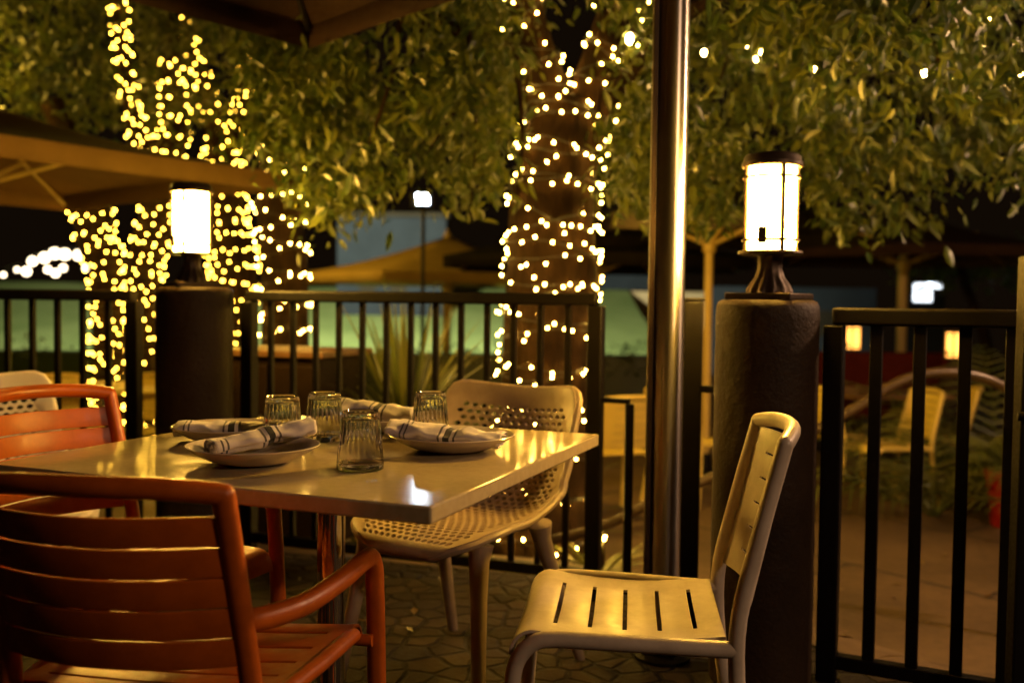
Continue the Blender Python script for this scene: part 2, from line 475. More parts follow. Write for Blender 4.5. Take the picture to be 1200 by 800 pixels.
# ------------------------------------------------------------------ perforated plastic chairs
def make_net_chair(mat, label, loc, rz, group=None):
    t = thing('perforated_chair', label, 'chair', loc, rz, group)
    prof = smooth_path([(0, .45, .408), (0, .43, .433), (0, .33, .45), (0, .18, .437), (0, .06, .43), (0, -.02, .455), (0, -.075, .53), (0, -.115, .65), (0, -.15, .80)], 8)
    L = [0]
    for i in range(1, len(prof)): L.append(L[-1] + (prof[i] - prof[i - 1]).length)
    TOT = L[-1]
    ys = [p.y for p in prof]; zs = [p.z for p in prof]
    def surf(u, s):
        y = interp(L, ys, s); z = interp(L, zs, s); k = s / TOT
        hw = interp([0, .015, .04, .08, .15, .35, .55, .8, .93, .975, 1], [.10, .135, .175, .208, .233, .248, .252, .243, .238, .234, .222], k)
        rise = interp([0, .12, .3, .42, .52, .62, .75, 1], [.0, .014, .035, .065, .085, .06, .02, .0], k)
        fo = interp([0, .35, .5, .65, .85, 1], [0, .01, .04, .085, .08, .05], k)
        x = u * hw
        e = abs(u) ** 2.4
        sag = .012 * (1 - u * u) * interp([.9, 1], [0, 1], k)
        crn = interp([.8, 1], [0, 1], k) * (.018 * u * u - .016 * abs(u) ** 14)
        return Vector((x, y + fo * e, z + rise * e - sag * 0 + crn))
    mb = MB()
    mu, m0, m1 = .86, .03, .935
    nc, nr = 15, 38
    du = 2 * mu / nc; ds = (m1 - m0) * TOT / nr
    def quad(a, b, c, d): mb.add([surf(*p) for p in (a, b, c, d)], [(0, 1, 2, 3)])
    def strip(u0, u1, s0, s1, n=1):
        quad((u0, s0), (u1, s0), (u1, s1), (u0, s1))
    def cell(u0, u1, s0, s1, fx=.27, fy=.25):
        # octagonal slanted hole in a cell
        cu, cs = (u0 + u1) / 2, (s0 + s1) / 2; hu, hs = (u1 - u0) / 2, (s1 - s0) / 2
        outer = [(u0, s0), (cu, s0), (u1, s0), (u1, cs), (u1, s1), (cu, s1), (u0, s1), (u0, cs)]
        ang = [225, 270, 315, 0, 45, 90, 135, 180]
        inner = []
        for a in ang:
            a = math.radians(a); inner.append((cu + hu * .80 * math.cos(a) * (.82 if abs(math.sin(2 * a)) > .5 else 1), cs + hs * .76 * math.sin(a) * (.95 if abs(math.sin(2 * a)) > .5 else 1)))
        mb.add([surf(*p) for p in outer + inner], [(i, (i + 1) % 8, 8 + (i + 1) % 8, 8 + i) for i in range(8)])
    for r in range(nr):
        s0, s1 = m0 * TOT + r * ds, m0 * TOT + (r + 1) * ds
        off = 0 if r % 2 == 0 else .5
        n = nc - (1 if off else 0)
        if off:
            # half cells stay solid, split so that vertices meet
            for (a, b) in ((-mu, -mu + du / 2), (mu - du / 2, mu)): strip(a, b, s0, s1)
        for c in range(n):
            u0 = -mu + (c + off) * du
            cell(u0, u0 + du, s0, s1)
        for (a, b) in ((-1, -.93), (-.93, -mu), (mu, .93), (.93, 1)): strip(a, b, s0, s1)
    ue = [-1, -.93] + [-mu + du / 2 * k for k in range(2 * nc + 1)] + [.93, 1]
    for (sa, sb) in ((0, .012), (.012, .03), (m1, .968), (.968, 1.0)):
        for i in range(len(ue) - 1): strip(ue[i], ue[i + 1], sa * TOT, sb * TOT)
    mb.build('seat_shell', mat, t, solid=.013, weld=True, off=-1, bevel=.002, angle=50)
    # rolled rim
    mb = MB(); rim = []
    for k in range(0, 41): rim.append(surf(1, TOT * k / 40))
    for k in range(1, 20): rim.append(surf(1 - 2 * k / 20, TOT))
    for k in range(40, -1, -1): rim.append(surf(-1, TOT * k / 40))
    for k in range(1, 20): rim.append(surf(-1 + 2 * k / 20, 0))
    rim.append(rim[0]); mb.tube(rim, .0105, 8, caps=False); mb.build('rim', mat, t)
    for sx in (-1, 1):
        for (a, b, nm) in (((sx * .185, .36, .43), (sx * .235, .43, 0), 'front_leg'), ((sx * .178, .045, .425), (sx * .235, -.12, 0), 'rear_leg')):
            mb = MB(); a, b = Vector(a), Vector(b)
            q = [a + Vector((sx * .005, 0, .01)), a.lerp(b, .08), a.lerp(b, .3), a.lerp(b, .97), b]
            mb.tube(q, [.035, .027, .022, .0165, .014], 14); mb.build(nm, mat, t)
    return t
net = make_net_chair(M['plastic'], 'taupe perforated plastic chair tucked under the far right side of the set table', (-.045, 2.90, 0), math.radians(148), GC)
net2 = copy_tree(net, loc=(-1.66, 3.02, 0), rz=math.radians(-135), label='white perforated plastic chair cut off by the photo edge behind the orange armchair', group='perforated chairs')
for c in kids(net2):
    c.data = c.data.copy(); c.data.materials[0] = M['plastic_white']
net2['group'] = GC

# ------------------------------------------------------------------ table
TC = Vector((-.3995, 2.1554, 0)); TA = math.radians(23.785 + 45)
def make_table(label, loc, rz, size=.96, group=None, mat=None):
    t = thing('dining_table', label, 'table', loc, rz, group)
    mb = MB(); mb.box((0, 0, .725), (size, size, .030)); mb.build('tabletop', mat or M['table'], t, bevel=.004)
    mb = MB(); mb.lathe([(.031, .028), (.031, .70)], 32); mb.build('column', M['chrome'], t)
    mb = MB(); mb.lathe([(.0, .703), (.11, .703), (.11, .709), (.0, .709)], 24); mb.build('mounting_plate', M['iron'], t)
    mb = MB(); mb.lathe([(.23, .003), (.235, .01), (.22, .02), (.05, .03), (.04, .034)], 40); mb.build('base', M['iron'], t)
    return t
table = make_table('square beige table with steel column leg, set with plates, napkins and upturned glasses', TC, TA)
ZTAB = .7405

# plates
def make_plate(label, p, r):
    t = MB()
    prof = [(0.0, .0015), (r * .50, .0015), (r * .58, .004), (r * .74, .013), (r * .9, .025), (r * .985, .0335), (r, .0355), (r * .99, .037), (r * .96, .0355), (r * .84, .0255), (r * .68, .0145), (r * .55, .009), (r * .45, .0075), (0.0, .007)]
    t.lathe([(max(a, .0005), b) for a, b in prof], 64)
    o = t.build('plate', M['porcelain'], angle=60); o.location = (p.x, p.y, ZTAB)
    return tag(o, label, 'plate', 'plates on the set table')
P1 = atz(268, 509, .755); P2 = atz(297, 533, .755); P3 = atz(529, 519, .755); P4 = atz(450, 497, .755)
make_plate('cream plate behind the left-front plate, nearest to the far orange armchair', P1, .128)
make_plate('cream plate with a rolled napkin, nearest to the orange armchair in front', P2, .132)
make_plate('cream plate at the cream side chair end, alone on its side of the glasses', P3, .140)
make_plate('cream plate mostly hidden behind the glasses at the far edge of the table', P4, .125)

def make_napkin(label, c, zc, ang, tilt, L=.21, a=.042, flat=.42, seed=0, taper=0.0, turns=2.3):
    """a linen napkin rolled up loosely: a spiral section, flattened, drawn along x"""
    rnd = random.Random(seed)
    nu, nv = 70, 36
    ph = rnd.random() * 6
    def f(u, v):
        th = u * turns * 2 * PI
        rr = a * (.30 + .70 * u)
        x = (v - .5) * L
        k = 1 + .17 * noise.noise(Vector((x * 18 + seed * 7, math.cos(th) * 1.3, math.sin(th) * 1.3)))
        k *= 1 - taper * (v - .5)
        end = abs(v - .5) * 2
        y = rr * k * math.cos(th + ph); z = rr * k * flat * math.sin(th + ph)
        z += .008 * noise.noise(Vector((x * 30, y * 40, seed))) + (.012 * u * max(0, end - .75) * noise.noise(Vector((th, seed * 3.3, v * 3))))
        x += .010 * (u - .5) * (1 if v > .5 else -1) * end * math.sin(th * .5 + seed) + .004 * noise.noise(Vector((y * 60, seed, 0)))
        z = max(z, -a * flat * .8)
        return (x, y, z)
    mb = MB(); mb.grid(f, [i / nu for i in range(nu + 1)], [j / nv for j in range(nv + 1)])
    o = mb.build('napkin', M['napkin'], solid=.0016, angle=80)
    o.location = (c.x, c.y, zc); o.rotation_euler = (0, -tilt, ang)
    return tag(o, label, 'napkin', 'striped napkins on the plates')
make_napkin('striped linen napkin rolled on the plate nearest the front orange armchair, raised at one end', (aty(253, 527, 1.94) + aty(358, 510, 2.07)) / 2, .7405 + .039, math.atan2(.12, .17), math.radians(8), .22, .033, .64, 3, -.18)
make_napkin('striped linen napkin lying flat on the plate behind the left-front plate', P1 + Vector((-.0, .0, 0)), .7405 + .030, math.radians(8), 0, .235, .050, .34, 5, .2)
make_napkin('striped linen napkin folded on the plate at the cream side chair end', P3 + Vector((-.01, 0, 0)), .7405 + .034, math.radians(-14), math.radians(-3), .255, .051, .38, 9, .35)
make_napkin('striped linen napkin at the far table edge behind the upturned glasses', P4 + Vector((-.02, .0, 0)), .7405 + .042, math.radians(-10), math.radians(-3), .21, .052, .6, 12, .3)

# upturned tumblers
def tumbler_mesh():
    mb = MB(); H, R, T = .109, .046, .0365; n = 120
    def flute(r, z, a, i, amp=.0015):
        k = max(0, min(1, (z - .035) / .012)) * max(0, min(1, (.104 - z) / .006))
        return r - amp * k * abs(math.sin(a * 12)) * 1.6
    outer = [(R - .0008, .0005), (R, .002), (R - .0005, .012), (R - .0022, .035), (R - .0030, .045), (R - .006, .075), (T + .0015, .098), (T, .106), (T - .002, .1115), (T - .005, .113)]
    inner_top = .099
    inner = [(T - .0045, inner_top - .003), (T - .0028, inner_top - .012), (R - .0085, .075), (R - .0056, .045), (R - .0034, .02), (R - .0022, .002), (R - .0016, .0005)]
    vs = []; fs = []
    rings = [(0.0005, H - .0025), (T * .5, H - .0025), (T * .78, H - .0012)][0:3]
    prof = [(r, z, True) for r, z in reversed(outer)]
    prof = [(.0004, H - .003, False), (T * .6, H - .003, False), (T * .82, H - .0002, False)] + prof + [(r, z, False) for r, z in reversed(inner)] + [(T * .6, inner_top, False), (.0004, inner_top, False)]
    m = len(prof)
    for (r, z, fl) in prof:
        for j in range(n):
            a = 2 * PI * j / n; rr = flute(r, z, a, 0) if fl else r
            vs.append((rr * math.cos(a), rr * math.sin(a), z))
    for i in range(m - 1):
        for j in range(n):
            k = (j + 1) % n; fs.append((i * n + j, (i + 1) * n + j, (i + 1) * n + k, i * n + k))
    fs.append(tuple(range(n))); fs.append(tuple((m - 1) * n + j for j in range(n - 1, -1, -1)))
    mb.add(vs, fs); return mb
tum = tumbler_mesh().build('tumbler', M['glass'], angle=35)
for i, (px, py, lab) in enumerate(((331, 522, 'upturned fluted tumbler behind the rolled napkin, leftmost of the four glasses'),
                                  (380, 516, 'upturned fluted tumbler between the rolled napkin and the nearest glass, tallest in view'),
                                  (422, 549, 'upturned fluted tumbler nearest the viewer, close to the front table edge'),
                                  (504, 514, 'upturned fluted tumbler behind the folded napkin, rightmost of the four glasses'))):
    o = tum if i == 0 else tum.copy()
    if i: COL.objects.link(o)
    p = atz(px, py, ZTAB); o.location = (p.x, p.y, ZTAB + .0005); o.rotation_euler = (0, 0, i * .4)
    tag(o, lab, 'glass', 'upturned glasses on the table')

# ------------------------------------------------------------------ pillars and lanterns
def make_pillar(label, x, y, r, h, z0=0, group=None):
    mb = MB()
    prof = [(r, -.02)] + [(r, h * k / 60) for k in range(1, 58)] + [(r - .002, h - .018), (r - .008, h - .007), (r - .02, h - .001), (r * .6, h), (.001, h)]
    mb.lathe(prof, 72, fn=lambda rr, z, a, i: rr + (.0015 * noise.noise(Vector((math.cos(a) * 4, math.sin(a) * 4, z * 14))) + .0012 * noise.noise(Vector((math.cos(a) * 16, math.sin(a) * 16, z * 60))) if rr > r * .8 else 0))
    o = mb.build('pillar', M['pillar'], angle=60); o.location = (x, y, z0)
    return tag(o, label, 'pillar', group)
def make_lantern(label, x, y, z, group=None):
    t = thing('lantern', label, 'lantern', (x, y, z), math.radians(54), group)
    mb = MB(); mb.box((0, 0, .009), (.19, .19, .018)); mb.build('foot_plate', M['bronze'], t, bevel=.004)
    mb = MB()
    mb.lathe([(.062, .018), (.060, .03), (.052, .045), (.040, .062), (.034, .085), (.034, .118), (.042, .126)], 48, fn=lambda r, zz, a, i: r * (1 + .07 * math.cos(a * 12) * (1 if zz < .07 else .25)))
    mb.build('pedestal', M['bronze'], t, angle=60)
    mb = MB(); mb.lathe([(.03, .126), (.088, .126), (.090, .130), (.088, .136), (.07, .139)], 48); mb.build('gallery', M['bronze'], t)
    mb = MB(); mb.lathe([(.064, .139), (.0675, .15), (.0675, .365), (.064, .372)], 48); mb.build('lamp_glass', M['lantern'], t)
    mb = MB(); mb.lathe([(.080, .370), (.084, .374), (.084, .384), (.080, .388), (.079, .398), (.072, .406), (.04, .412), (.002, .414)], 48); mb.build('cap', M['bronze'], t)
    for k in range(4):
        a = PI / 4 + k * PI / 2
        mb = MB(); mb.tube([(.0755 * math.cos(a), .0755 * math.sin(a), .136), (.0755 * math.cos(a), .0755 * math.sin(a), .374)], .0072, 8); mb.build('frame_bar', M['bronze'], t)
    for zz in (.166, .342):
        mb = MB(); mb.tube([(.0765 * math.cos(2 * PI * k / 40), .0765 * math.sin(2 * PI * k / 40), zz) for k in range(41)], .0042, 8, caps=False); mb.build('ring', M['bronze'], t)
    mb = MB(); a = math.radians(184); mb.box((.075 * math.cos(a), .075 * math.sin(a), .178), (.006, .024, .046), rz=a); mb.build('lamp_holder', M['bronze'], t)
    return t
pr = aty(896, 500, 2.75); pl = aty(228, 420, 3.86)
PIL_H = 1.085
make_pillar('round dark stucco pillar beside the cream side chair, the nearer of two', pr.x, pr.y, .143, PIL_H, group='stucco pillars')
make_pillar('round dark stucco pillar behind the set table, the farther of two', pl.x, pl.y, .148, 1.115, group='stucco pillars')
lan = make_lantern('glowing lantern in a bronze frame on the pillar beside the cream side chair', pr.x + .005, pr.y, PIL_H, 'patio lanterns')
copy_tree(lan, loc=(pl.x - .012, pl.y, 1.115), rz=math.radians(40), label='glowing lantern on the pillar behind the set table, fairy lights around it')

# ------------------------------------------------------------------ iron fences
def make_fence(label, A, B, zt, zb=.09, gap=.106, pw=.055, bw=.02, end_posts=(1, 1), foot=0.0, name='fence', railh=.045):
    A, B = Vector((A[0], A[1], 0)), Vector((B[0], B[1], 0))
    t = thing(name, label, 'fence' if name == 'fence' else 'gate', A)
    d = B - A; L = d.length; d.normalize(); ang = math.atan2(d.y, d.x)
    mb = MB(); mb.box(d * L / 2 + Vector((0, 0, zt - railh / 2)), (L + .01, .05, railh), ang); mb.build('top_rail', M['iron'], t, bevel=.008)
    mb = MB(); mb.box(d * L / 2 + Vector((0, 0, zb)), (L, .038, .04), ang); mb.build('bottom_rail', M['iron'], t, bevel=.004)
    for k, e in enumerate(end_posts):
        if e:
            q = d * (L if k else 0)
            mb = MB(); mb.box(q + Vector((0, 0, (zt - railh + foot) / 2)), (pw, pw, zt - railh - foot), ang); mb.build('post', M['iron'], t, bevel=.006)
    n = max(2, int(round(L / gap)))
    for i in range(1, n):
        q = d * (L * i / n)
        mb = MB(); mb.box(q + Vector((0, 0, (zt - railh + zb + .02) / 2)), (bw, bw, zt - railh - zb - .02), ang); mb.build('bar', M['iron'], t, bevel=.002)
    return t
fr = aty(697, 500, 3.47); fl = aty(292, 450, 3.98)
f1 = make_fence('black iron fence panel running behind the set table to the lit tree trunk', (fl.x, fl.y), (fr.x, fr.y), 1.105, gap=.106, bw=.021)
# low return frame at the end of the fence
q = aty(738, 470, 3.42)
mb = MB(); mb.bar((fr.x, fr.y - .0, .725), (q.x, q.y, .725), .03, .018); mb.bar((q.x, q.y, .716), (q.x, q.y, .05), .03, .028, upv=(0, 1, 0)); mb.bar((fr.x, fr.y, .062), (q.x + .05, q.y - .03, .062), .045, .04)
o = mb.build('return_frame', M['iron'], f1, bevel=.003); o.location = (-f1.location.x, -f1.location.y, 0)
fl2 = aty(157, 450, 3.98); fl3 = aty(-160, 450, 4.15)
make_fence('black iron fence panel cut off by the photo edge behind the orange armchair', (fl3.x, fl3.y), (fl2.x, fl2.y), 1.10, gap=.115, bw=.022)
g0 = aty(974, 560, 2.74); g1 = Vector((g0.x + .50, g0.y - .25, 0))
gt = make_fence('black iron gate panel beside the pillar, with wide upright bars', (g0.x, g0.y), (g1.x, g1.y), 1.065, zb=.06, gap=.112, pw=.055, bw=.032, name='gate', end_posts=(1, 0), railh=.05, foot=.0)
# tall end post with a latch
e = aty(1201, 500, 2.42)
t = thing('gate_post', 'tall black iron post with a latch stub at the right photo edge', 'post', (e.x, e.y, 0))
mb = MB(); mb.box((0, 0, .60), (.042, .042, 1.2)); mb.build('shaft', M['iron'], t, bevel=.005)
mb = MB(); mb.bar((.02, 0, .80), (.12, -.02, .80), .03, .02); mb.tube([(-.03, -.02, .80), (.0, -.03, .80)], .012, 10); mb.build('latch', M['iron'], t, bevel=.002)
e = aty(808, 530, 3.12)
t = thing('fence_post', 'square black iron post standing between the steel mast and the near pillar', 'post', (e.x, e.y, 0))
mb = MB(); mb.box((0, 0, .54), (.062, .062, 1.08)); mb.build('shaft', M['iron'], t, bevel=.006)
mb = MB(); mb.box((0, 0, 1.085), (.07, .07, .01)); mb.build('cap', M['iron'], t, bevel=.003)
mb = MB(); mb.bar((.03, -.02, .80), (.16, -.12, .80), .03, .022); mb.build('bracket', M['iron'], t, bevel=.002)

# curved handrail beyond the fence
hp = [(640, 634, 4.15), (690, 622, 4.15), (730, 606, 4.15), (757, 592, 4.15), (830, 561, 4.15), (905, 528, 4.12), (985, 488, 4.1), (1045, 452, 4.1), (1085, 438, 4.1), (1130, 438, 4.1), (1170, 450, 4.1), (1215, 480, 4.1), (1250, 540, 4.1)]
hr = [aty(*p) for p in hp]
t = thing('handrail', 'curved dark metal handrail rising behind the gate and pillar', 'handrail', (hr[0].x, hr[0].y, -.35))
mb = MB(); off = Vector((hr[0].x, hr[0].y, -.35))
mb.tube([p - off for p in smooth_path(hr, 6)], .022, 14); mb.build('rail', M['railpaint'], t)
for p in (hr[1], hr[5] + Vector((.0, 0, 0)), hr[11]):
    mb = MB(); g = gz(p.x, p.y); mb.tube([Vector((p.x, p.y, g)) - off, p - off], .02, 10); mb.build('support_post', M['iron'], t)

# ------------------------------------------------------------------ cantilever umbrella over the table
MX = aty(783.5, 355, 2.9)
u = thing('cantilever_umbrella', 'steel mast of a cantilever umbrella beside the fence, its dark canopy over the table', 'umbrella', (MX.x, MX.y, 0))
mb = MB(); mb.lathe([(.047, .0), (.047, 2.6), (.04, 2.63)], 48); mb.build('mast', M['mast'], u)
mb = MB(); mb.bar((-.054, -.012, .0), (-.054, -.012, 2.45), .016, .03, upv=(0, 1, 0)); mb.build('mast_track', M['bronze'], u, bevel=.003)
mb = MB(); mb.lathe([(.085, .0), (.085, .012), (.056, .02), (.052, .08)], 32); mb.build('base_plate', M['iron'], u)
mb = MB(); mb.lathe([(.055, 2.06), (.062, 2.075), (.062, 2.13), (.055, 2.145)], 32); mb.build('collar', M['bronze'], u)
cc = Vector((-.80 - MX.x, 2.45 - MX.y, 2.75))
mb = MB(); mb.tube([(-.02, 0, 2.09), (-.25, -.08, 2.12), cc + Vector((.4, .15, .12)), cc + Vector((0, 0, .1))], .03, 12); mb.build('arm', M['bronze'], u)
corners = [Vector((cc.x + 1.62 * math.cos(a), cc.y + 1.62 * math.sin(a), 2.2)) for a in (math.radians(92), math.radians(182), math.radians(272), math.radians(2))]
mb = MB()
for k in range(4):
    a, b = corners[k], corners[(k + 1) % 4]
    def tri(uu, vv, a=a, b=b):
        e = a.lerp(b, uu); e = e + (Vector((cc.x, cc.y, e.z)) - e) * (.05 * math.sin(uu * PI)) 
        p = cc.lerp(e, vv); p.z -= .05 * math.sin(vv * PI); return p
    mb.grid(tri, [i / 10 for i in range(11)], [.02 + .98 * j / 8 for j in range(9)])
    mb.grid(lambda uu, vv: tri(uu, 1.0) - Vector((0, 0, vv * .0)) + Vector((0, 0, -.09 * vv)), [i / 10 for i in range(11)], [0, 1])
mb.build('canopy', M['canopy_near'], u, solid=.004, weld=True)
for k in range(4):
    mb = MB(); mb.tube([cc + Vector((0, 0, -.03)), corners[k] + Vector((0, 0, .0)) + (cc - corners[k]).normalized() * .03 - Vector((0, 0, .03))], .011, 8); mb.build('rib', M['iron'], u)

# ------------------------------------------------------------------ far umbrellas
def make_umbrella(label, x, y, z0, zc, ze, R, fabric, rot=.3, n=8, pole_r=.03, pole=None, sq=False, group='market umbrellas on the lower terrace'):
    t = thing('market_umbrella', label, 'umbrella', (x, y, z0), rot, group)
    n = 4 if sq else n
    top = Vector((0, 0, zc - z0)); ring = [Vector((R * math.cos(2 * PI * k / n), R * math.sin(2 * PI * k / n), ze - z0)) for k in range(n)]
    mb = MB(); mb.tube([(0, 0, 0), (0, 0, zc - z0 + .02)], pole_r, 14); mb.build('pole', pole or M['pole_paint'], t)
    mb = MB(); mb.lathe([(.3, 0), (.3, .04), (.06, .08), (.05, .2)], 20); mb.build('base', M['iron'], t)
    mb = MB(); mb.lathe([(.02, zc - z0), (.03, zc - z0 + .03), (.02, zc - z0 + .08), (.003, zc - z0 + .1)], 14); mb.build('finial', pole or M['pole_paint'], t)
    mb = MB()
    for k in range(n):
        a, b = ring[k], ring[(k + 1) % n]
        def tri(uu, vv, a=a, b=b):
            e = a.lerp(b, uu); m = Vector((0, 0, e.z)); e = e + (m - e) * (.06 * math.sin(uu * PI))
            p = top.lerp(e, vv); p.z -= .03 * R * math.sin(vv * PI) * (1 - .3 * math.sin(uu * PI)); return p
        mb.grid(tri, [i / 8 for i in range(9)], [.015 + .985 * j / 6 for j in range(7)])
        mb.grid(lambda uu, vv, tri=tri: tri(uu, 1.0) + Vector((0, 0, -.12 * vv)), [i / 8 for i in range(9)], [0, 1])
    mb.build('canopy', fabric, t, solid=.004, weld=True)
    zh = lerp(ze, zc, .05) - z0
    hub = Vector((0, 0, zh - .18))
    mb = MB(); mb.lathe([(pole_r + .004, zh - .24), (pole_r + .02, zh - .23), (pole_r + .02, zh - .16), (pole_r + .004, zh - .15)], 16); mb.build('hub', pole or M['pole_paint'], t)
    for k in range(n):
        e = ring[k]
        mb = MB(); mb.tube([top - Vector((0, 0, .06)), e * .985 + Vector((0, 0, 0)) - Vector((0, 0, .04))], .012, 6)
        m = top.lerp(e, .5) - Vector((0, 0, .06)); mb.tube([hub, m], .016, 6); mb.build('rib', pole or M['pole_paint'], t)
    return t
G0 = -.35
c = aty(-20, 200, 6.5)
make_umbrella('large tan square umbrella at the left photo edge, seen from below', -3.55, 6.35, G0, 2.35, 1.93, 2.0, M['fabric'], rot=math.radians(8), sq=True, pole_r=.035)
c = aty(524, 300, 13.0)
make_umbrella('tan umbrella with a lit slope left of the wrapped trunk, before the bluish wall', c.x, c.y, G0, 1.95, 1.42, 1.95, M['fabric_pale'], rot=.2, n=6, pole_r=.06)
c = aty(831, 300, 8.0)
make_umbrella('dark umbrella on a yellow pole between the steel mast and the near lantern', c.x, c.y, G0, 2.1, 1.72, 1.45, M['fabric_black'], rot=.1, n=8, pole_r=.035)
c = aty(1058, 330, 12.0)
make_umbrella('wide brown umbrella on a tan pole behind the gate', c.x + .0, c.y, G0, 2.25, 1.75, 2.0, M['fabric_dark'], rot=.5, n=8, pole_r=.06)
c = aty(640, 300, 10.5)
make_umbrella('dark umbrella hidden behind the lit tree trunk', c.x + .55, c.y, G0, 2.05, 1.55, 1.7, M['fabric_black'], rot=.3, n=8, pole_r=.035)

# ------------------------------------------------------------------ trees
def limb(mb, pts, rad, n=18, seed=0, bumps=.10):
    P = smooth_path(pts, 7); rs = []
    for i in range(len(P)):
        t = i / (len(P) - 1) * (len(rad) - 1); k = min(int(t), len(rad) - 2); rs.append(lerp(rad[k], rad[k + 1], t - k))
    n0 = len(mb.v)
    mb.tube(P, rs, n)
    for i in range(n0, len(mb.v)):
        p = Vector(mb.v[i]); k = (i - n0) // n; k = min(k, len(P) - 1)
        d = p - P[k]
        an = math.atan2(d.y, d.x)
        s_ = 1 + (.05 * noise.noise(Vector((math.cos(an) * 4.5, math.sin(an) * 4.5, p.z * .9 + seed))) if rad[0] > .3 else 0) + bumps * noise.noise(Vector((p.x * 5, p.y * 5, p.z * 2.2)) + Vector((seed, 0, 0))) * 1.6
        mb.v[i] = tuple(P[k] + d * s_)
    return P, rs
def leaves(mb, clusters, rng, L=(.08, .13), wid=.32, spread=.17, droop=.75, per=26):
    L0 = L
    for c in clusters:
        kk = rng.uniform(.65, 1.25); L = (L0[0] * kk, L0[1] * kk)
        c = Vector(c); sp = spread * rng.uniform(.7, 1.25)
        for _ in range(int(per * rng.uniform(.6, 1.3))):
            o = c + Vector((rng.gauss(0, 1), rng.gauss(0, 1), rng.gauss(0, .8))) * sp * .6
            d = Vector((rng.gauss(0, 1), rng.gauss(0, 1), rng.gauss(0, .5) - droop * 1.2)).normalized()
            l = rng.uniform(*L); w = l * wid * rng.uniform(.8, 1.15)
            s_ = d.cross(Vector((rng.gauss(0, 1), rng.gauss(0, 1), rng.gauss(0, 1)))).normalized(); nn = d.cross(s_)
            sag = Vector((0, 0, -l * .16)); fold = nn * w * .22
            a = o; m1 = o + d * l * .35; m2 = o + d * l * .7 + sag * .5; e = o + d * l + sag
            n = len(mb.v)
            mb.v += [tuple(p) for p in (a, m1 + s_ * w * .5 + fold, m1, m1 - s_ * w * .5 + fold, m2 + s_ * w * .4 + fold, m2, m2 - s_ * w * .4 + fold, e)]
            mb.f += [(n, n + 1, n + 2), (n, n + 2, n + 3), (n + 1, n + 4, n + 5, n + 2), (n + 2, n + 5, n + 6, n + 3), (n + 4, n + 7, n + 5), (n + 5, n + 7, n + 6)]
def fill(rng, polys, Y0, Y1, n, power=1):
    """cluster centres in the volume that the crown takes up, between the depths Y0..Y1; polys = (x0, x1, ytop, ybottom(x))"""
    out = []
    for (x0, x1, yt, xs, ybs, cnt) in polys:
        for _ in range(cnt):
            px = rng.uniform(x0, x1); yb = interp(xs, ybs, px); Y = rng.uniform(Y0, Y1)
            py = rng.uniform(yt, yb)
            q = aty(px, py, Y)
            if noise.noise(Vector((q.x * 2.4 + 9, q.z * 3.0, q.y * .7))) < -.12: continue
            out.append(q)
    return out

BULB = None
def bulb_mesh(r, mat, name):
    bm = bmesh.new(); bmesh.ops.create_icosphere(bm, subdivisions=1, radius=r); 
    for v in bm.verts: v.co.z *= 1.15
    me = bpy.data.meshes.new(name); bm.to_mesh(me); bm.free(); me.materials.append(mat)
    for p in me.polygons: p.use_smooth = True
    return me
B1 = bulb_mesh(.0062, M['bulb'], 'bulb'); B2 = bulb_mesh(.0075, M['bulb_left'], 'bulb')
def string_on(P, rs, label, base, pitch, step, mesh, seed, t0=0.0, t1=1.0, cap=100, wild=.5, jit=.022, group='fairy light strings wound on the trees', both=True):
    """a string of lights wound round a limb: helix with irregular pitch; bulbs out of sight behind the wood are left out"""
    rng = random.Random(seed)
    L = [0]
    for i in range(1, len(P)): L.append(L[-1] + (P[i] - P[i - 1]).length)
    s0, s1 = L[-1] * t0, L[-1] * t1
    def at(s):
        for i in range(len(P) - 1):
            if s <= L[i + 1]:
                k = (s - L[i]) / max(1e-6, L[i + 1] - L[i]); return P[i].lerp(P[i + 1], k), lerp(rs[i], rs[i + 1], k), (P[i + 1] - P[i]).normalized()
        return P[-1], rs[-1], (P[-1] - P[-2]).normalized()
    base = Vector(base)
    t = thing('string_lights', label, 'string lights', base, 0, group)
    bulbs = []; wire = []
    for strand in ((1, -1) if both else (1,)):
        s = s0; th = rng.uniform(0, 6); w = []; acc = 0
        while s < s1:
            c, r, ax = at(s)
            x = ax.cross(Vector((0, 1, 0))); x = (x if x.length > .1 else Vector((1, 0, 0))).normalized(); y = ax.cross(x).normalized()
            rad = r * 1.07 + .008
            wob = wild * pitch * noise.noise(Vector((th * .5, seed * 3.1, strand * 5)))
            p = c + (x * math.cos(th) + y * math.sin(th)) * rad + ax * wob
            w.append(p - base)
            dth = min(.35, .03 / max(r, .02) * 1.3); arc = math.hypot(dth * rad, pitch * dth / (2 * PI)); acc += arc
            if acc > step * rng.uniform(.6, 1.5):
                acc = 0
                out = (p - c).normalized()
                if out.dot((EYE - p).normalized()) > -.35:
                    bulbs.append(p + out * .008 + Vector((rng.gauss(0, .008), rng.gauss(0, .006), rng.gauss(0, jit))) - base)
            th += strand * dth; s += pitch * dth / (2 * PI) * rng.uniform(.7, 1.3)
        wire.append(w)
    rest = []
    if len(bulbs) > cap:
        rng.shuffle(bulbs); rest = bulbs[cap:]; bulbs = bulbs[:cap]
    mb = MB()
    for w in wire: mb.tube(w, .0032, 5)
    mb.build('wire', M['wire'], t, smooth=False)
    for b in bulbs:
        o = bpy.data.objects.new('bulb', mesh); COL.objects.link(o); o.parent = t; o.location = b
    if rest:
        mb = MB(); src = [v.co.copy() for v in mesh.vertices]; fs = [tuple(p.vertices) for p in mesh.polygons]
        for b in rest: mb.add([b + v for v in src], fs)
        tag(mb.build('bulb', mesh.materials[0], t), kind='stuff')
    return len(bulbs) + len(rest)

rng = random.Random(21)
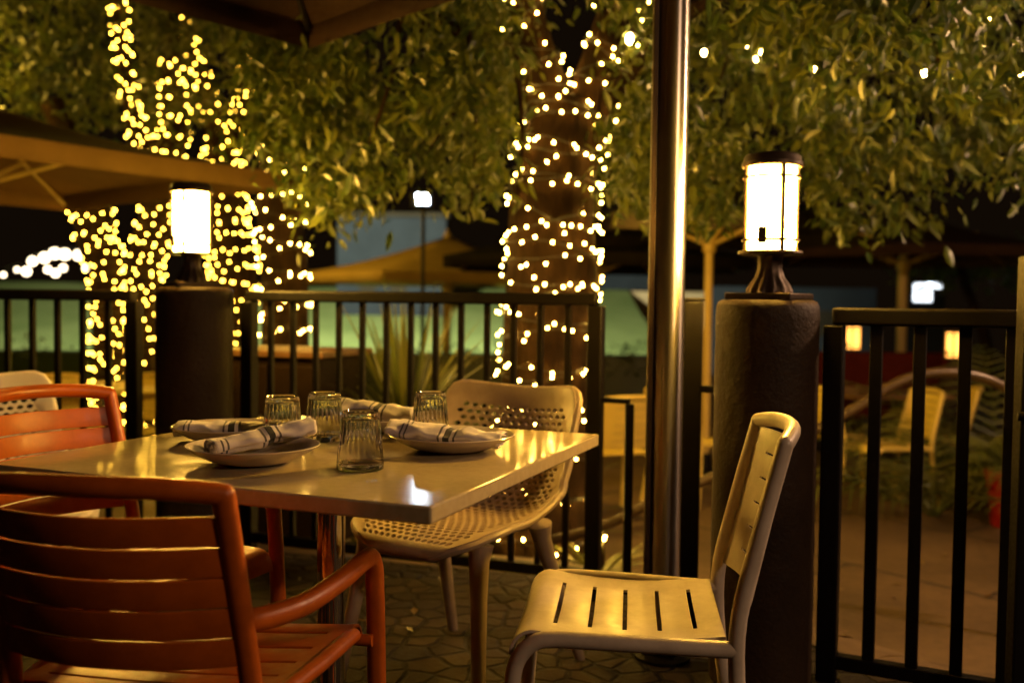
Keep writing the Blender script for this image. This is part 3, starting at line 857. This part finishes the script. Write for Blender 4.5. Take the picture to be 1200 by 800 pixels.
# centre tree --------------------------------------------------
YC = 5.0
base = atz(642, 690, G0); base = Vector((aty(640, 500, YC).x - .02, YC, G0))
tree = thing('tree', 'large leafy tree whose forked trunk is wrapped in warm fairy lights, behind the fence', 'tree', base)
mb = MB()
trunk_pts = [base, aty(638, 600, YC), aty(640, 480, YC), aty(645, 340, YC), aty(650, 240, YC), aty(660, 165, YC), aty(664, 120, YC)]
T0 = limb(mb, trunk_pts, [.33, .26, .235, .225, .215, .20, .17], 64, 1)
LL = limb(mb, [aty(658, 170, YC), aty(640, 105, YC - .03), aty(622, 40, YC - .1), aty(600, -60, YC - .2), aty(570, -180, YC - .3)], [.14, .115, .10, .08, .05], 18, 2)
LR = limb(mb, [aty(672, 170, YC), aty(698, 100, YC), aty(718, 45, YC - .05), aty(738, -40, YC - .1), aty(770, -180, YC - .2)], [.15, .125, .115, .09, .05], 18, 3)
limb(mb, [aty(700, 150, YC), aty(722, 108, YC - .15), aty(752, 72, YC - .3), aty(800, 20, YC - .5), aty(880, -20, YC - .7), aty(1000, -40, YC - .9)], [.05, .042, .04, .035, .03, .02], 12, 4)
limb(mb, [aty(632, 90, YC), aty(590, 60, YC - .2), aty(520, 30, YC - .4), aty(430, 0, YC - .5), aty(340, 20, YC - .4)], [.07, .05, .04, .03, .015], 12, 5)
for (x, y, x2, y2) in ((604, 60, 604, 260), (548, 30, 552, 240), (560, 60, 500, 180), (470, 20, 420, 200), (860, 0, 830, 130), (960, -20, 985, 120), (1060, -20, 1120, 150), (905, -10, 900, 150), (780, 30, 800, 200)):
    limb(mb, [aty(x, y, YC - .5), aty((x + x2) / 2 + 8, (y + y2) / 2, YC - .45), aty(x2, y2, YC - .4)], [.014, .010, .004], 7, x)
for v in range(len(mb.v)): mb.v[v] = tuple(Vector(mb.v[v]) - base)
mb.build('trunk', M['bark'], tree, angle=80)
cl = fill(rng, [
    (285, 610, -70, [285, 330, 380, 410, 440, 470, 520, 545, 575, 610], [160, 190, 265, 265, 225, 212, 205, 240, 205, 150], 330),
    (330, 600, -70, [330, 600], [170, 150], 60),
    (575, 730, -80, [575, 620, 700, 730], [70, 10, -10, 60], 30),
    (715, 1240, -70, [715, 760, 800, 860, 950, 1050, 1100, 1180, 1240], [215, 245, 240, 250, 262, 258, 225, 208, 200], 480),
    (700, 800, 60, [700, 800], [215, 230], 16)], 4.1, 5.7, 0)
cl += fill(rng, [(860, 1240, -60, [860, 1000, 1240], [60, 110, 110], 55)], 3.3, 3.9, 0)
cl = [c for c in cl if not (c.y < 4.9 and 588 < 600 + 1137 * c.x / c.y < 725 and c.z < 2.4)]
mb = MB(); leaves(mb, [c - base for c in cl], rng, (.042, .085), .38, .13, .7, 40)
mb.build('crown', M['leaf'], tree, smooth=False)
print('crown leaves', len(mb.v) // 8)
string_on(*T0, 'warm fairy lights wound round the lower thick trunk of the big tree', base, .21, .066, B1, 31, .0, .52, 100)
string_on(*T0, 'warm fairy lights wound round the thick trunk below its fork', base, .18, .062, B1, 32, .52, 1.0, 100)
string_on(*LL, 'warm fairy lights on the thinner limb left of the fork of the big tree', base, .20, .10, B1, 33, .05, .75, 40)
string_on(*LR, 'warm fairy lights on the limb right of the big fork, next to the mast', base, .17, .09, B1, 34, .05, .75, 60)

# trees at the left, farther off -------------------------------
YL = 8.5
def px_limb(mb, pts, rad, Y, seed): return limb(mb, [aty(x, y, Y) for x, y in pts], rad, 16, seed)
spec = [
 ('tree at the far left wrapped in dense yellow lights, its trunk leaning over the fence', YL, [((132, 530), (132, 420), (128, 320), (112, 285), (108, 250), (90, 190), (60, 120))], [[.17, .16, .16, .15, .16, .13, .1]],
  [('dense yellow fairy lights on the leaning trunk at the far left', 0, .0, .78, .13, .075)]),
 ('slim tree wrapped in yellow lights left of the farther pillar lantern', YL - .1, [((170, 530), (172, 420), (168, 320), (182, 265), (190, 215), (172, 175), (152, 120), (140, 20), (130, -60)), ((186, 210), (205, 150), (200, 85), (205, 10))],
  [[.16, .14, .145, .14, .13, .09, .055, .05, .04], [.09, .12, .08, .05]],
  [('yellow fairy lights on the slim trunk left of the farther pillar lantern', 0, .0, .56, .13, .075), ('sparse yellow fairy lights on the thin limb high above the tan umbrella', 0, .60, .97, .15, .055), ('yellow fairy lights on the short limb above the middle of the tan umbrella', 1, .1, .72, .15, .066)]),
 ('tree wrapped in yellow lights just right of the farther pillar lantern', YL + .1, [((245, 530), (262, 400), (274, 320), (262, 260), (262, 200), (250, 140), (232, 75), (210, 10), (190, -60)), ((262, 195), (280, 140), (288, 90), (270, 40))],
  [[.2, .19, .2, .19, .16, .08, .055, .05, .04], [.09, .065, .045, .03]],
  [('dense yellow fairy lights on the trunk just right of the farther pillar lantern', 0, .2, .62, .13, .075), ('yellow fairy lights on the curved limb above the right end of the tan umbrella', 0, .64, .95, .15, .06), ('yellow fairy lights on the outer limb high above the farther pillar lantern', 1, .15, .95, .16, .075)]),
 ('tree with loosely spaced lights between the farther pillar lantern and the tan umbrella slope', 7.0, [((332, 560), (334, 420), (332, 320), (328, 250), (330, 190), (350, 100), (380, 20))], [[.19, .17, .165, .16, .15, .12, .08]],
  [('loosely spaced fairy lights on the trunk behind the dark cabinet', 0, .1, .72, .19, .088), ('few scattered fairy lights among leaves above the dark cabinet', 0, .76, .98, .4, .25)]),
]
for i, (lab, Y, paths, rads, strs) in enumerate(spec):
    b = aty(paths[0][0][0], 500, Y); b = Vector((b.x, Y, G0 - .01))
    t = thing('tree', lab, 'tree', b, 0, 'trees wrapped in lights at the left'); mb = MB(); res = []
    for p, r in zip(paths, rads): res.append(px_limb(mb, p, r, Y, i * 3.1 + 40))
    for v in range(len(mb.v)): mb.v[v] = tuple(Vector(mb.v[v]) - b)
    mb.build('trunk', M['bark'], t, angle=80)
    for k, (l2, pi_, t0, t1, pitch, step) in enumerate(strs):
        n = string_on(*res[pi_], l2, b, pitch, step, B2 if Y > 7.5 else B1, 60 + i * 7 + k, t0, t1, 100, jit=.016, wild=.2)
    x0, x1 = [(-60, 110), (60, 215), (190, 340), (300, 420)][i]
    yb = [135, 135, 140, 160][i]
    cl = fill(rng, [(x0, x1, -90, [x0, x1], [yb, yb + 15], 170 if i < 3 else 60)], Y - .7, Y + 1.3, 0)
    mb = MB(); leaves(mb, [c - b for c in cl], rng, (.07, .12), .38, .24, .6, 26)
    mb.build('crown', M['leaf_far'], t, smooth=False)

# festoon of globe bulbs in the crown at the right
gl = [(738, 46, 4.3), (825, 62, 4.1), (893, 62, 4.6), (956, 82, 4.0), (1010, 35, 3.9), (1083, 86, 3.9), (1157, 25, 3.7), (1198, 88, 3.6), (877, 58, 5.2), (885, 70, 4.8), (948, 118, 4.6), (1112, 92, 4.7)]
gp = [aty(*g) for g in gl]
t = thing('festoon_lights', 'festoon of small warm globe bulbs among the leaves above the near lantern', 'string lights', (gp[0].x, gp[0].y, 2.0))
off = Vector(t.location)
bm = bmesh.new(); bmesh.ops.create_uvsphere(bm, u_segments=14, v_segments=10, radius=.010)
for v in bm.verts: v.co.z *= 1.35
gm = bpy.data.meshes.new('globe_bulb'); bm.to_mesh(gm); bm.free(); gm.materials.append(M['globe'])
for p in gm.polygons: p.use_smooth = True
order = [0, 1, 3, 5, 7]
mb = MB(); path = []
for a, b in zip(order[:-1], order[1:]):
    for k in range(8):
        q = gp[a].lerp(gp[b], k / 8); q.z += .035 - .05 * math.sin(k / 8 * PI); path.append(q - off)
mb.tube(path, .003, 5)
back_ = [8, 2, 9, 10, 11, 4, 6]
path = []
for a, b in zip(back_[:-1], back_[1:]):
    for k in range(6):
        q = gp[a].lerp(gp[b], k / 6); q.z += .035 - .04 * math.sin(k / 6 * PI); path.append(q - off)
mb.tube(path, .003, 5); mb.build('wire', M['wire'], t)
for q in gp:
    o = bpy.data.objects.new('globe_bulb', gm); COL.objects.link(o); o.parent = t; o.location = q - off
    if q is gp[0]: o.scale = (1.5, 1.5, 1.7)
# large white globes far left
t = thing('festoon_lights', 'row of bright white globe bulbs low at the left photo edge, beyond the fence', 'string lights', aty(60, 310, 13))
off = Vector(t.location)
bm = bmesh.new(); bmesh.ops.create_uvsphere(bm, u_segments=16, v_segments=12, radius=.062)
gm2 = bpy.data.meshes.new('globe_bulb'); bm.to_mesh(gm2); bm.free(); gm2.materials.append(M['globe_far'])
path = []
for k, (x, y, s_) in enumerate(((4, 322, .5), (20, 316, .5), (31, 318, .9), (38, 306, .9), (52, 302, 1.05), (64, 297, 1.1), (76, 298, 1.1), (92, 299, 1.05), (112, 309, .6), (56, 316, .7), (65, 320, .8), (74, 314, .7), (101, 314, .7))):
    q = aty(x, y, 13)
    o = bpy.data.objects.new('globe_bulb', gm2); COL.objects.link(o); o.parent = t; o.location = q - off; o.scale = (s_, s_, s_)
    if k < 9: path.append(q - off + Vector((0, .02, .08)))
mb = MB(); mb.tube(path, .006, 5); mb.build('wire', M['wire'], t)

# ------------------------------------------------------------------ plants
def blades(mb, rng, n, L, w, up=.9, base_r=.05):
    for k in range(n):
        a = rng.uniform(0, 2 * PI); el = rng.uniform(.15, 1.0) * up; l = L * rng.uniform(.6, 1.1)
        h = Vector((math.cos(a), math.sin(a), 0)); s_ = Vector((-math.sin(a), math.cos(a), 0))
        pts = []; m = 7
        for i in range(m + 1):
            q = i / m
            pts.append(h * (base_r + l * q * math.cos(el * 1.45)) + Vector((0, 0, l * q * math.sin(el * 1.45) - l * .35 * q * q * (1.15 - el))))
        vs = []
        for i, p in enumerate(pts):
            q = i / m; ww = w * (.35 + 1.3 * q if q < .5 else 2 * (1 - q) * 1.0 + .02)
            vs += [p + s_ * ww, p + Vector((0, 0, -ww * .3)), p - s_ * ww]
        fs = []
        for i in range(m):
            fs += [(3 * i, 3 * i + 1, 3 * i + 4, 3 * i + 3), (3 * i + 1, 3 * i + 2, 3 * i + 5, 3 * i + 4)]
        mb.add(vs, fs)
def fronds(mb, rng, n, L, up=1.0, droop=.55):
    """feather palm fronds: arching rachis with paired leaflets"""
    for k in range(n):
        a = 2 * PI * (k + rng.random() * .7) / n; el = rng.uniform(.55, 1.25) * up; l = L * rng.uniform(.75, 1.1)
        h = Vector((math.cos(a), math.sin(a), 0)); s_ = Vector((-math.sin(a), math.cos(a), 0)); m = 16
        P = [h * (l * q * math.cos(el) + l * .25 * q * q) + Vector((0, 0, l * q * math.sin(el) - l * droop * q * q)) for q in [i / m for i in range(m + 1)]]
        mb.tube(P, [.008 * (1 - .8 * i / m) for i in range(m + 1)], 5)
        for i in range(3, m + 1):
            tng = (P[i] - P[i - 1]).normalized(); ll = l * .34 * math.sin(PI * (.12 + .83 * i / m)) * rng.uniform(.85, 1.1)
            for sd in (-1, 1):
                d = (s_ * sd * .85 + tng * .55 + Vector((0, 0, -.12))).normalized()
                b = tng * .011; e = P[i] + d * ll + Vector((0, 0, -ll * .25)); mid = P[i] + d * ll * .5
                mb.add([P[i] - b, mid - b * .9, e, mid + b * .9, P[i] + b], [(0, 1, 3, 4), (1, 2, 3)])
def plant(label, x, y, n, L, kind, name='plant', w=.018, up=.95, z=None, seed=1, droop=.55):
    r = random.Random(seed); mb = MB()
    if kind == 'blade': blades(mb, r, n, L, w, up)
    else: fronds(mb, r, n, L, up, droop)
    o = mb.build(name, M['palm'], smooth=True, angle=80); o.location = (x, y, gz(x, y) - .02 if z is None else z)
    return tag(o, label, 'plant', 'plants beyond the fence')
c = aty(474, 470, 4.75); gg = gz(c.x, c.y)
t = thing('palm', 'spiky short palm with a fan of long narrow leaves behind the middle of the fence', 'plant', (c.x, c.y, gg), 0, 'plants beyond the fence')
mb = MB(); limb(mb, [(0, 0, 0), (.02, 0, .35), (0, .01, .60)], [.09, .075, .06], 14, 5); mb.build('trunk', M['bark'], t)
mb = MB(); blades(mb, random.Random(4), 95, .80, .0125, 1.0, .03); o = mb.build('foliage', M['palm'], t, angle=80); o.location = (0, 0, .58)
c = aty(575, 460, 5.6); plant('lower spiky plant half hidden behind the wrapped trunk', c.x, c.y, 50, 1.15, 'blade', w=.012, seed=5)
c = aty(420, 430, 5.6); plant('feathery palm behind the fence, next to the dark cabinet', c.x, c.y, 9, 1.2, 'frond', 'palm_plant', seed=6, up=1.1, droop=.2)
c = aty(700, 590, 4.6); plant('small leafy tuft at the foot of the wrapped trunk', c.x, c.y, 34, .42, 'blade', w=.016, up=.6, seed=7)
c = aty(1100, 470, 6.6); plant('feathery palm under the curved handrail, between the yellow chairs', c.x, c.y, 18, 1.15, 'frond', 'palm_plant', seed=8, up=1.05, droop=.35)
c = aty(1165, 470, 7.4); plant('tall feathery palm behind the red pot', c.x + .05, c.y, 20, 1.5, 'frond', 'palm_plant', seed=9, up=1.1, droop=.3)
# red pot with a palm
c = aty(1184, 590, 6.3); gg = gz(c.x, c.y)
t = thing('potted_palm', 'tapered red pot holding a small palm, seen through the gate', 'potted plant', (c.x, c.y, gg))
mb = MB(); mb.lathe([(.11, .0), (.115, .01), (.15, .3), (.16, .33), (.165, .37), (.15, .375), (.14, .35)], 36); mb.build('pot', M['redpot'], t)
mb = MB(); mb.lathe([(.002, .345), (.139, .345), (.139, .352), (.002, .355)], 24); mb.build('soil', M['soil'], t)
mb = MB(); fronds(mb, random.Random(10), 12, .55, 1.0); o = mb.build('foliage', M['palm'], t, angle=80); o.location = (0, 0, .35)

# dark hedges in front of the lawn
def hedge(label, x0, x1, y, h, seed):
    r = random.Random(seed); t = MB(); c = Vector(((x0 + x1) / 2, y, G0))
    cl = [Vector((r.uniform(x0, x1), y + r.uniform(-.3, .3), G0 + r.uniform(.05, h))) - c for _ in range(int((x1 - x0) * 26))]
    leaves(t, cl, r, (.06, .1), .45, .2, .3, 14)
    t.box((0, 0, h * .42), (x1 - x0, .5, h * .84))
    o = t.build('hedge', M['hedge'], smooth=False); o.location = c
    tag(o, label, 'hedge', 'clipped hedges before the lawn')
hedge('low dark hedge before the lawn, seen through the left fence panel', -7.4, -4.1, 12.6, .86, 1)
hedge('low dark hedge before the lawn, behind the spiky plant and the wrapped trunk', -3.7, 1.9, 12.6, .90, 2)
# dark cabinet behind the fence
c = aty(345, 440, 4.75)
t = thing('service_cabinet', 'dark wooden service cabinet with a brown top behind the fence, below loose lights', 'cabinet', (c.x, c.y, gz(c.x, c.y)), math.radians(-18))
hc = .83 - gz(c.x, c.y)
mb = MB(); mb.box((0, 0, (hc - .03) / 2), (.54, .46, hc - .03)); mb.build('carcass', M['woodbox'], t, bevel=.006)
mb = MB(); mb.box((0, 0, hc - .013), (.6, .52, .03)); mb.build('worktop', M['boxtop'], t, bevel=.006)
for sx in (-1, 1):
    mb = MB(); mb.box((sx * .133, -.235, hc / 2), (.25, .014, hc - .14)); d = mb.build('door', M['woodbox'], t, bevel=.004)
    mb = MB(); mb.tube([(sx * .03, -.25, hc * .55), (sx * .03, -.25, hc * .68)], .006, 8); mb.build('handle', M['steel'], d)

# yellow chairs and tables on the lower terrace
ych = make_slat_chair('side_chair', M['yellow_tone'], False, 'yellow slatted chair turned away, seen past the end of the fence', 'chair', (0, 0, 0), 0, 'yellow chairs on the lower terrace')
def put(o, px, py, Y, rz):
    c = aty(px, py, Y); o.location = (c.x, c.y, gz(c.x, c.y)); o.rotation_euler = (0, 0, math.radians(rz)); return o
put(ych, 730, 560, 6.3, 20)
for px, Y, rz, lab in ((792, 6.9, -40, 'yellow slatted chair glimpsed between the steel mast and the square iron post'),
                       (972, 7.2, -75, 'yellow slatted chair just right of the near pillar, behind the gate'),
                       (1068, 7.0, 100, 'yellow slatted chair under the rising part of the curved handrail'),
                       (1122, 7.3, 70, 'yellow slatted chair partly covered by palm fronds behind the gate'),
                       (172, 7.4, 160, 'yellow slatted chair behind the left fence, in front of the slim lit trunk'),
                       (78, 7.3, -120, 'yellow slatted chair behind the left fence, near the photo edge')):
    put(copy_tree(ych, label=lab), px, 560, Y, rz)
GT = 'tables on the lower terrace'
table['group'] = GT; del table['group']
c = aty(120, 470, 7.5); make_table('yellowish table behind the left fence, by the trunk wrapped in dense lights', (c.x, c.y, G0), .4, .8, GT, M['yellow_tone'])
c = aty(1025, 470, 7.9); ft = make_table('dark-shaded table behind the gate with plates on it, under the small lantern', (c.x, c.y, G0), .2, .85, GT, M['boxtop'])
# red bench backs at the far table
c = aty(1040, 440, 9.6)
t = thing('bench', 'dim red upholstered bench behind the gate, under the tan umbrella pole', 'bench', (c.x, c.y, G0), .1)
mb = MB(); mb.box((0, 0, .40), (1.5, .5, .12)); mb.build('seat', M['redcloth'], t, bevel=.03)
mb = MB(); mb.box((0, .24, .72), (1.5, .10, .5)); mb.build('backrest', M['redcloth'], t, bevel=.03)
for sx in (-1, 1):
    mb = MB(); mb.box((sx * .68, 0, .17), (.06, .46, .34)); mb.build('leg', M['iron'], t, bevel=.005)
for (px, py, Y) in ((993, 437, 7.75), (1003, 441, 7.85)):
    pass
# low lanterns beyond
def low_lantern(px, py, Y, lab, lab2):
    c = aty(px, py, Y); z = c.z - .27; g = gz(c.x, c.y)
    make_pillar(lab2, c.x, c.y, .12, z - g, g, 'low pillars on the lower terrace')
    l = copy_tree(lan, loc=(c.x, c.y, z), rz=.3, label=lab, group='small far lanterns')
    for k in kids(l):
        if k.data.materials[0] == M['lantern']:
            k.data = k.data.copy(); k.data.materials[0] = M['lantern_far']
low_lantern(1000, 394, 10.5, 'small orange-glowing lantern seen just right of the near pillar, through the gate', 'low dark pillar far behind the gate, close to the near pillar')
low_lantern(1118, 402, 9.2, 'small orange-glowing lantern above the crest of the curved handrail', 'low dark pillar behind the crest of the curved handrail')

# ------------------------------------------------------------------ far buildings and lights
c = aty(455, 300, 20)
t = thing('building', 'wall coloured blue as if floodlit, behind the left leaves', 'building', (c.x, 20.5, G0))
mb = MB(); mb.box((0, .2, 1.6), (2.3, .4, 3.2)); mb.build('wall', M['bluish_wall'], t, bevel=.02)
mb = MB(); mb.box((0, .2, 3.25), (2.45, .55, .1)); mb.build('roof', M['darkwall'], t, bevel=.02)
mb = MB(); mb.box((-.5, -.012, 1.9), (.35, .02, .6)); w = mb.build('window', M['darkwall'], t)
mb = MB(); mb.box((.15, -.012, 1.9), (.35, .02, .6)); w = mb.build('window', M['darkwall'], t)
p = aty(495, 236, 8.0)
t = thing('floodlight', 'bright bluish-white floodlight on a pole, seen through the leaves', 'floodlight', (p.x, p.y, G0))
mb = MB(); mb.tube([(0, .1, 0), (0, .1, p.z - G0 + .1)], .016, 10); mb.build('pole', M['iron'], t)
mb = MB(); mb.box((0, .05, p.z - G0 + .02), (.19, .08, .15)); h = mb.build('housing', M['iron'], t, bevel=.02)
mb = MB(); mb.box((0, .004, p.z - G0 + .02), (.11, .012, .085)); mb.build('lamp_glass', M['flood'], t)
p2 = p
c = aty(735, 350, 22)
t = thing('building', 'low tan wall of a far building with a pale window, seen left of the mast', 'building', (c.x + .6, 23.6, .3))
mb = MB(); mb.box((0, .2, .65), (4.2, .4, .9)); mb.build('wall', M['tanwall'], t, bevel=.02)
mb = MB(); mb.box((-.25, .2, 1.38), (1.6, .36, .5)); mb.build('window', M['bluish_wall'], t)
mb = MB(); mb.box((0, .2, 1.7), (4.4, .6, .1)); mb.build('roof', M['darkwall'], t)
c = aty(1086, 344, 18)
t = thing('kiosk', 'white lit kiosk panel far behind the gate', 'kiosk', (c.x, 18, G0))
mb = MB(); mb.box((0, .15, .85), (.7, .3, 1.7)); mb.build('cabinet', M['bluish_wall'], t, bevel=.02)
mb = MB(); mb.box((-.08, -.01, c.z - G0 + .02), (.34, .02, .34)); mb.box((.13, -.01, c.z - G0 + .15), (.26, .02, .1)); mb.build('lamp_panel', M['signglow'], t)
c = aty(965, 365, 16)
t = thing('building', 'dim grey low building in the dark, between the near pillar and the tan umbrella pole', 'building', (c.x + .4, 19, G0))
mb = MB(); mb.box((0, .2, .9), (3.2, .4, 1.8)); mb.build('wall', M['bluish_wall'], t, bevel=.02)
mb = MB(); mb.box((-.6, -.01, .75), (.7, .02, 1.5)); mb.build('door', M['darkwall'], t)
mb = MB(); mb.box((.5, -.01, 1.1), (.8, .02, .5)); mb.build('window', M['darkwall'], t)
c = aty(1150, 340, 15)
b = Vector((c.x, 15, G0)); t = thing('tree', 'thin far tree with green floodlit leaves behind the gate', 'tree', b)
mb = MB(); limb(mb, [Vector((.15, 0, 0)), Vector((.1, 0, .9)), Vector((-.25, 0, 1.8)), Vector((-.5, 0, 2.6))], [.1, .085, .07, .04], 12, 77); mb.build('trunk', M['bark'], t)
r2 = random.Random(3); cl = [aty(r2.uniform(1060, 1230), r2.uniform(285, 325), r2.uniform(14.5, 15.6)) - b for _ in range(34)]
mb = MB(); leaves(mb, cl, r2, (.09, .15), .4, .3, .5, 24); mb.build('crown', M['leaf_green'], t, smooth=False)

r3 = random.Random(17); mb = MB()
for _ in range(170):
    x = r3.uniform(-2.2, 3.6); y = r3.uniform(1.0, 6.0); g = gz(x, y) + .006; a = r3.uniform(0, 6.3); l = r3.uniform(.02, .05)
    d = Vector((math.cos(a), math.sin(a), 0)) * l; e = Vector((-math.sin(a), math.cos(a), 0)) * l * .3; o = Vector((x, y, g)); z = Vector((0, 0, r3.uniform(.002, .012)))
    mb.add([o - d, o + e + z, o + d + z * .5, o - e + z, o], [(0, 4, 1), (1, 4, 2), (2, 4, 3), (3, 4, 0)])
tag(mb.build('fallen_leaves', M['leaf_dry'], smooth=False), 'small dry leaves scattered over the paving and the path', 'leaves', kind='stuff')
# ------------------------------------------------------------------ lights, sky, camera
def light(name, kind, loc, energy, col, **kw):
    d = bpy.data.lights.new(name, kind); d.energy = energy; d.color = col
    for k, v in kw.items(): setattr(d, k, v)
    o = bpy.data.objects.new(name, d); COL.objects.link(o); o.location = loc; return o
def aim(o, target):
    o.rotation_euler = (Vector(target) - o.location).to_track_quat('-Z', 'Y').to_euler()
light('offscreen_light', 'POINT', (3.3, 3.3, 2.3), 180, (1, .56, .30), shadow_soft_size=.10)
light('offscreen_light', 'POINT', (3.0, -.6, 2.6), 115, (1, .60, .34), shadow_soft_size=.12)  # unseen fill added behind the camera at right, brightens the chair fronts
light('terrace_fill', 'POINT', (.95, 6.5, 1.5), 55, (1, .54, .06), shadow_soft_size=.12)  # added fill with no fixture, brings out the yellow chairs
light('terrace_fill', 'POINT', (-1.75, 5.6, 1.0), 22, (1, .66, .05), shadow_soft_size=.12)  # added fill without a fixture, for the plants behind the fence
light('terrace_fill', 'POINT', (-4.6, 7.9, 2.9), 90, (1, .58, .06), shadow_soft_size=.12)  # unseen light put in to brighten the upper left crowns
light('terrace_fill', 'POINT', (-3.4, 11.0, 2.4), 150, (1, .58, .06), shadow_soft_size=.12)  # unseen light put in for the bright umbrella slope
aim(light('lawn_fill', 'SPOT', (-3.2, 13.2, 3.4), 4600, (1.0, 1.0, .62), shadow_soft_size=.15, spot_size=math.radians(140), spot_blend=.3), (-4.0, 20, .4))  # added unseen spot for the lawn, separate from the pole floodlight

w = bpy.data.worlds.new('World'); SC.world = w; w.use_nodes = True
bg = w.node_tree.nodes['Background']; bg.inputs['Color'].default_value = (.0034, .0019, .0008, 1); bg.inputs['Strength'].default_value = 1.0

cd = bpy.data.cameras.new('Camera'); cam = bpy.data.objects.new('Camera', cd); COL.objects.link(cam)
cd.sensor_width = 36; cd.lens = 36 * F_PX / 1200; cd.clip_end = 500; cd.clip_start = .05
Rm = Matrix((RIGHT, UP, -fwd)).transposed()
cam.matrix_world = Matrix.Translation(EYE) @ Rm.to_4x4()
cd.dof.use_dof = True; cd.dof.focus_distance = 2.02; cd.dof.aperture_fstop = 2.2
SC.camera = cam
SC.view_settings.view_transform = 'Standard'; SC.view_settings.look = 'None'; SC.view_settings.exposure = .5; SC.view_settings.gamma = 1
cy = SC.cycles
cy.use_denoising = True; cy.max_bounces = 10; cy.diffuse_bounces = 3; cy.glossy_bounces = 4; cy.transmission_bounces = 10; cy.transparent_max_bounces = 8
cy.sample_clamp_indirect = 4; cy.caustics_reflective = False; cy.caustics_refractive = False; cy.use_light_tree = True
